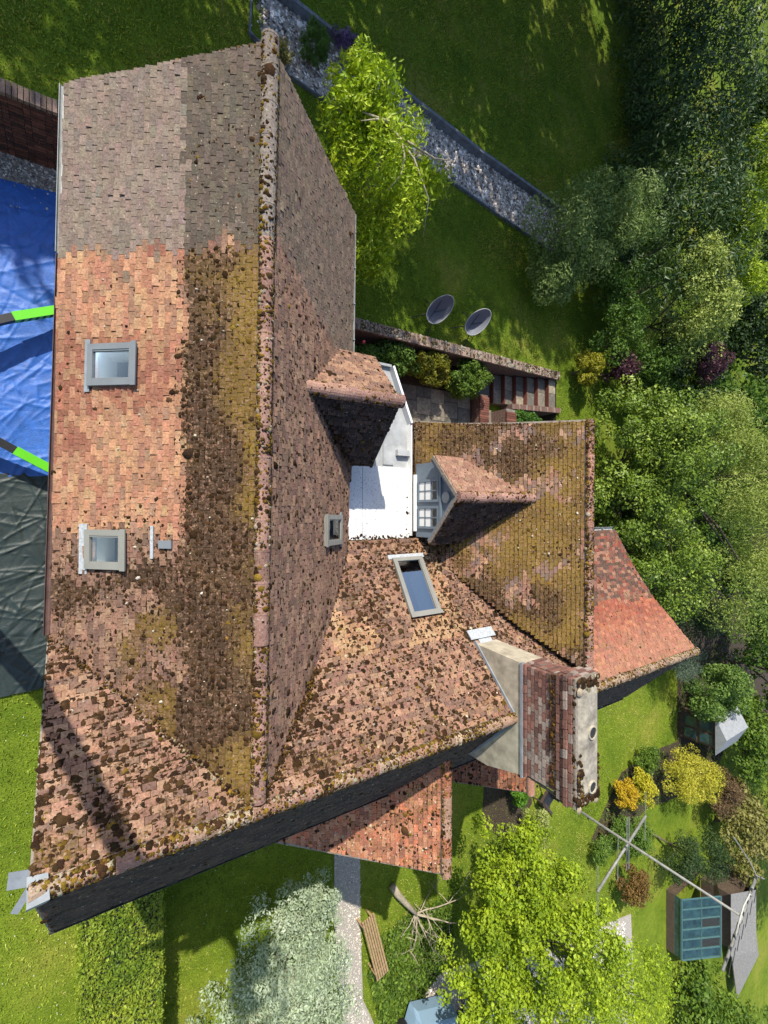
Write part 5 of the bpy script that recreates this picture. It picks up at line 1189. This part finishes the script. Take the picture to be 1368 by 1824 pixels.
plant('border_shrub', 'mixed green border shrubs behind the antenna crossbar', 'shrub', (21.5, -15.0, 0), [((20.8, -14.6, .4), (1.0, .7, .45), 1), ((22.3, -15.4, .5), (1.1, .8, .5), 1), ((19.3, -14.9, .35), (.8, .6, .4), .6)], 12000, .075, MIDG+[(.14, .2, .03)], 59)
plant('pine_shrub', 'dark green bush against the greenhouse corner', 'shrub', (24.6, -16.4, 0), [((25.4, -17.4, .9), (1.4, 1.1, .9), 1), ((28.0, -18.3, 1.1), (1.7, 1.2, 1.0), .8)], 11000, .08, DARKG+[(.12, .15, .03)], 60)
# lime tree at the drive
plant('lime_tree', 'brilliant lime green tree spreading over the gravel drive', 'tree', (12.6, -14.0, 0), [((11.4, -11.4, 2.3), (2.2, 2.2, 1.7), 1.1), ((10.4, -13.4, 2.3), (1.9, 2.3, 1.6), .9), ((12.6, -13.6, 3.0), (2.3, 2.5, 1.9), 1.2), ((14.6, -15.8, 2.8), (2.5, 2.6, 1.8), .5), ((12.0, -16.4, 2.6), (2.2, 2.4, 1.7), .4), ((16.8, -18.0, 2.5), (2.4, 2.0, 1.6), .3), ((19.2, -19.0, 2.3), (1.9, 1.7, 1.4), .22)], 68000, .078, LIME, 61, r=.2, asp=.7, clumps=80, clump_r=.165, shell=.35)
plant('variegated_shrub', 'cream and green variegated shrub between chair and lime green tree', 'shrub', (14.4, -11.9, 0), [((14.3, -12.0, .6), (.95, .85, .6), 1)], 7000, .075, [(.16, .22, .03), (.26, .31, .07), (.42, .42, .2)], 62)
plant('green_shrub', 'small bright green shrub at the foot of the chimney end', 'shrub', (13.9, -10.4, 0), [((13.9, -10.35, .45), (.62, .6, .45), 1)], 5000, .065, [(.06, .16, .012), (.1, .24, .018), (.15, .29, .03)], 63)
# silver shrub
plant('silver_shrub', 'broad silvery leaved shrub on the lawn beside the gravel path', 'shrub', (4.6, -12, 0), [((4.3, -11.1, 1.25), (1.7, 1.7, 1.2), 1), ((4.95, -12.4, 1.4), (1.35, 1.9, 1.2), 1), ((3.4, -12.6, 1.2), (1.7, 1.7, 1.2), 1), ((4.5, -14.2, 1.2), (1.7, 1.5, 1.1), .6), ((5.0, -10.2, 1.1), (1.0, 1.0, .9), .4)], 48000, .064, SILV, 64, r=.09, asp=.45, barkm='palebark', clumps=60, clump_r=.2, shell=.3)
# clipped hedge
rg = np.random.default_rng(9); ch_ = thing('clipped_hedge', (.85, -8.8, 0), 'clipped yellow green box hedge running below the gable end', 'hedge')
n = 44000; fc = rg.choice(3, n, p=[.62, .19, .19]); u = rg.random((n, 2))
x = np.where(fc == 0, .1+u[:, 0]*1.5, np.where(fc == 1, 1.6, .1)); y = -5.0-u[:, 1]*8; z = np.where(fc == 0, 1.25, u[:, 0]*1.25)
nz = .10*(vnoise(x*1.3, y+z, .35, 12)-.5)+rg.normal(0, .03, n); P = np.stack([x+np.where(fc == 1, nz, np.where(fc == 2, -nz, 0)), y, z+np.where(fc == 0, nz, 0)], -1)
N = np.where((fc == 0)[:, None], A([0, 0, 1.]), np.where((fc == 1)[:, None], A([1., 0, 0]), A([-1., 0, 0])))+rg.normal(0, .6, (n, 3)); N /= np.linalg.norm(N, axis=1)[:, None]
pl = A([(.10, .17, .014), (.19, .26, .022), (.32, .36, .04)]); t_ = np.clip(vnoise(x, y, .8, 15)+rg.normal(0, .2, n), 0, .99)*2; i_ = t_.astype(int); cc = pl[i_]*(1-(t_-i_)[:, None])+pl[np.minimum(i_+1, 2)]*(t_-i_)[:, None]
mesh_obj('foliage', leaves_at(P, N, .055, .5, rg, cc), [np.arange(n*4).reshape(-1, 4)], M['leaf'], ch_, col=cc*rg.uniform(.75, 1.25, (n, 1)))
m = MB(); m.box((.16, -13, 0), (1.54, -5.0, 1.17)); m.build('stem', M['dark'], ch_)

# flower bed below the retaining wall
plant('bed_shrub', 'leafy green border plants with a pink rose beside the rear eave', 'plant', (7.2, 4.55, .1), [((6.4, 4.3, .55), (1.1, .7, .5), 1), ((7.9, 4.45, .6), (1.1, .6, .55), 1)], 12000, .08, MIDG, 70, r=.02)
plant('bed_shrub', 'golden leaved shrub at the middle of the flower bed', 'plant', (9.6, 4.6, .1), [((9.5, 4.55, .65), (.95, .55, .55), 1)], 7500, .08, [(.12, .14, .012), (.19, .19, .015), (.25, .23, .02)], 71, r=.02)
plant('bed_shrub', 'fresh green plant hanging over the patio corner', 'plant', (11.1, 4.5, .1), [((11.0, 4.45, .65), (1.0, .6, .55), 1)], 8500, .08, FRESH, 72, r=.02)
plant('corner_shrub', 'rounded green shrub beside the stone steps', 'shrub', (13.9, 3.1, 0), [((13.9, 3.0, .75), (.6, .75, .65), 1)], 6000, .07, [(.03, .09, .01), (.055, .14, .015), (.09, .18, .025)], 73, r=.02)
rb = MB(); rb.add([(6.75+.05*cos(t)*q, 4.75+.05*sin(t)*q, z) for z, q in ((1.0, .5), (1.05, 1), (1.1, .6)) for t in np.linspace(0, 2*pi, 7)[:-1]], [(k*6+j, k*6+(j+1) % 6, (k+1)*6+(j+1) % 6, (k+1)*6+j) for k in range(2) for j in range(6)]+[(12, 13, 14, 15, 16, 17)])
M['rose'] = simple('pink_petals', (.75, .08, .12), .6)
tag(rb.build('rose_bloom', M['rose'], base=(6.75, 4.75, 1.0)), 'single pink rose bloom by the rear gutter', 'flower')
# gravel bed planting
plant('ornamental_grass', 'rounded tuft of green ornamental grass in the gravel bed', 'grass', (5.1, 11.9, 1.05), [((5.1, 11.9, 1.4), (.42, .42, .35), 1)], 5000, .14, [(.04, .09, .01), (.07, .14, .015), (.1, .18, .02)], 74, r=.015, asp=.08)
plant('lavender', 'purple flowering clump against the sleeper edging', 'flower', (6.05, 12.35, 1.05), [((6.05, 12.4, 1.35), (.5, .28, .3), 1)], 3500, .06, [(.05, .07, .03), (.12, .08, .18), (.22, .14, .32)], 75, r=.012, asp=.3)
plant('dry_plant', 'straggly yellowed plant near the roof verge in the gravel', 'plant', (4.1, 11.2, 1.05), [((4.2, 11.25, 1.25), (.4, .3, .22), 1)], 2200, .07, [(.1, .12, .03), (.2, .19, .05), (.26, .22, .08)], 76, r=.012, asp=.3)
# leafy ground cover below the bough
n = 16000; rg = np.random.default_rng(15); x = rg.uniform(7.4, 11, n); y = rg.uniform(-17, -12.7, n); k = inpoly(x, y, [(7.45, -14), (7.9, -13.2), (9.2, -13.0), (10.8, -13.3), (11, -15.2), (9.6, -16), (9.4, -17), (8.2, -17)]); x, y = x[k], y[k]; n = len(x)
P = np.stack([x, y, rg.random(n)**1.5*.35*vnoise(x, y, .6, 16)+.04], -1); N = rg.normal(0, .6, (n, 3))+A([0, 0, 1.]); N /= np.linalg.norm(N, axis=1)[:, None]
pl = A([(.06, .11, .012), (.10, .17, .018), (.15, .23, .03)]); cc = pl[rg.integers(0, 3, n)]*rg.uniform(.7, 1.3, (n, 1))
tag(mesh_obj('ground_cover', leaves_at(P, N, .10, .5, rg, cc), [np.arange(n*4).reshape(-1, 4)], M['leaf'], col=cc), 'rough leafy ground cover around the fallen bough', 'ground cover', kind='stuff')

# tall trees beyond the top of the garden that shade the upper lawn
SH = [(-9.5, 19.0, 12.6), (-5.6, 17.8, 13.0), (-1.4, 18.6, 13.4), (2.6, 18.8, 12.4), (6.0, 17.8, 13.2), (9.8, 18.6, 13.6), (13.4, 19.6, 12.4), (17.5, 21.5, 11.5), (4.5, 25.5, 13.5), (8.5, 25.0, 14.5), (12.2, 25.6, 14.0), (15.6, 27.0, 14.0)]
LB = ['farthest left of the tall trees beyond the top lawn', 'second of the tall trees beyond the top lawn, from the left', 'third of the tall trees beyond the top lawn, from the left', 'fourth of the tall trees beyond the top lawn, from the left', 'fifth of the tall trees beyond the top lawn, from the left', 'sixth of the tall trees beyond the top lawn, from the left', 'seventh of the tall trees beyond the top lawn, from the left', 'tall tree behind the far end of the laurel hedge', 'back row tall tree beyond the weeping tree', 'back row tall tree beyond the purple flowers', 'back row tall tree beyond the far lawn', 'back row tall tree beyond the top of the laurel hedge']
for i, (x, y, h) in enumerate(SH):
    plant('shade_tree', LB[i], 'tree', (x, y, 1.2), [((x, y, h*.62), (2.7, 2.2, h*.37), 1), ((x+.6, y+.8, h*.4), (2.3, 1.8, h*.26), .5)], 4400, .29, MIDG, 80+i, r=.22, group='tall trees beyond the top lawn', asp=.7, clumps=20, clump_r=.34)
# background planting along the right edge of the garden
BK = [(31, 20, 5.5, DARKG, 'dark tree far behind the laurel hedge, highest in view'), (30, 13.5, 4.6, DARKG, 'dark tree in the gap behind the laurel hedge'), (29.5, 8.5, 4.6, DARKG, 'shadowy tree right of the bright shrub'), (28.5, 4.2, 4.4, MIDG, 'mid green tree behind the purple shrub'),
      (32, .5, 5.0, OLIV, 'olive toned tree at the far right of the garden'), (30.5, -4.5, 4.2, MIDG, 'green tree beyond the olive tree by the round shrub'), (34, -9.5, 4.4, MIDG, 'leafy tree behind the summerhouse'), (32.5, -13.2, 3.0, FRESH, 'fresh green bush right of the golden shrub'),
      (36, -15.5, 4.0, OLIV, 'olive bush high on the right past the russet shrub'), (32.0, -18.4, 2.4, [(.14, .14, .03), (.2, .19, .05), (.26, .23, .08)], 'dry looking yellowish bush above the shed'), (38, -22, 4.0, OLIV, 'tree behind the deck at the right edge'), (31, -30.5, 2.6, FRESH, 'green bank of bushes below the deck'), (28, -27.0, 2.0, FRESH, 'low green bushes below the greenhouse'), (36, -34, 4.0, MIDG, 'dark bushes in the bottom right corner'), (38, 28, 6.5, DARKG, 'large dark tree in the upper right distance'), (40, 8, 5.5, MIDG, 'tree on the far boundary behind the others'), (24.8, 6.6, 2.8, DARKG, 'low dark bush directly behind the purple shrub'), (28.6, -.6, 2.6, MIDG, 'low green bush filling the gap behind the olive tree')]
for i, (x, y, h, pal, lb) in enumerate(BK):
    plant('background_tree', lb, 'tree', (x, y, 0), [((x, y, h*.55), (2.6, 2.8, h*.5), 1), ((x-.8, y+1.6, h*.4), (1.8, 1.8, h*.38), .6)], 7500, .16, pal, 120+i, r=.13, group='trees along the garden boundary', asp=.6, clumps=44, clump_r=.22)


# low leafy cover on the planting bed
n = 15000; rg = np.random.default_rng(25); x = rg.uniform(16.5, 34, n); y = rg.uniform(-16, -2, n); k = inpoly(x, y, [(16.4, -2), (24.5, -5.6), (27.2, -7.6), (27.2, -12.4), (21.7, -12.4), (19.3, -14.7), (20.5, -15.7), (24, -14.9), (31, -16), (34, -14), (34, -2)]) & (vnoise(x, y, 1.1, 44) > .42); x, y = x[k], y[k]; n = len(x)
P = np.stack([x, y, .04+.3*rg.random(n)*vnoise(x, y, .7, 17)], -1); N = rg.normal(0, .6, (n, 3))+A([0, 0, 1.]); N /= np.linalg.norm(N, axis=1)[:, None]
pl = A([(.03, .06, .012), (.06, .11, .02), (.11, .17, .03), (.1, .08, .03)]); cc = pl[rg.integers(0, 4, n)]*rg.uniform(.7, 1.3, (n, 1))
tag(mesh_obj('ground_cover', leaves_at(P, N, .14, .5, rg, cc), [np.arange(n*4).reshape(-1, 4)], M['leaf'], col=cc), 'low mixed leafy cover between the border shrubs', 'ground cover', kind='stuff')

# daisies scattered over the lower lawn
n = 900; x = np.concatenate([rg.uniform(-1.2, 6, n//2), rg.uniform(14, 27, n-n//2)]); y = rg.uniform(-14, -4, n); k = not_built_low(x, y); x, y = x[k], y[k]; n = len(x)
s = rg.uniform(.005, .011, n); V = np.stack([np.stack([x+dx*s, y+dy*s, np.full(n, .075)+rg.random(n)*0], -1) for dx, dy in ((-1, -.4), (.3, -1), (1, .4), (-.3, 1))], 1)
tag(mesh_obj('lawn_daisies', V, [np.arange(n*4).reshape(-1, 4)], M['white']), 'tiny white daisies dotted through the lower lawn', 'flowers', kind='stuff')
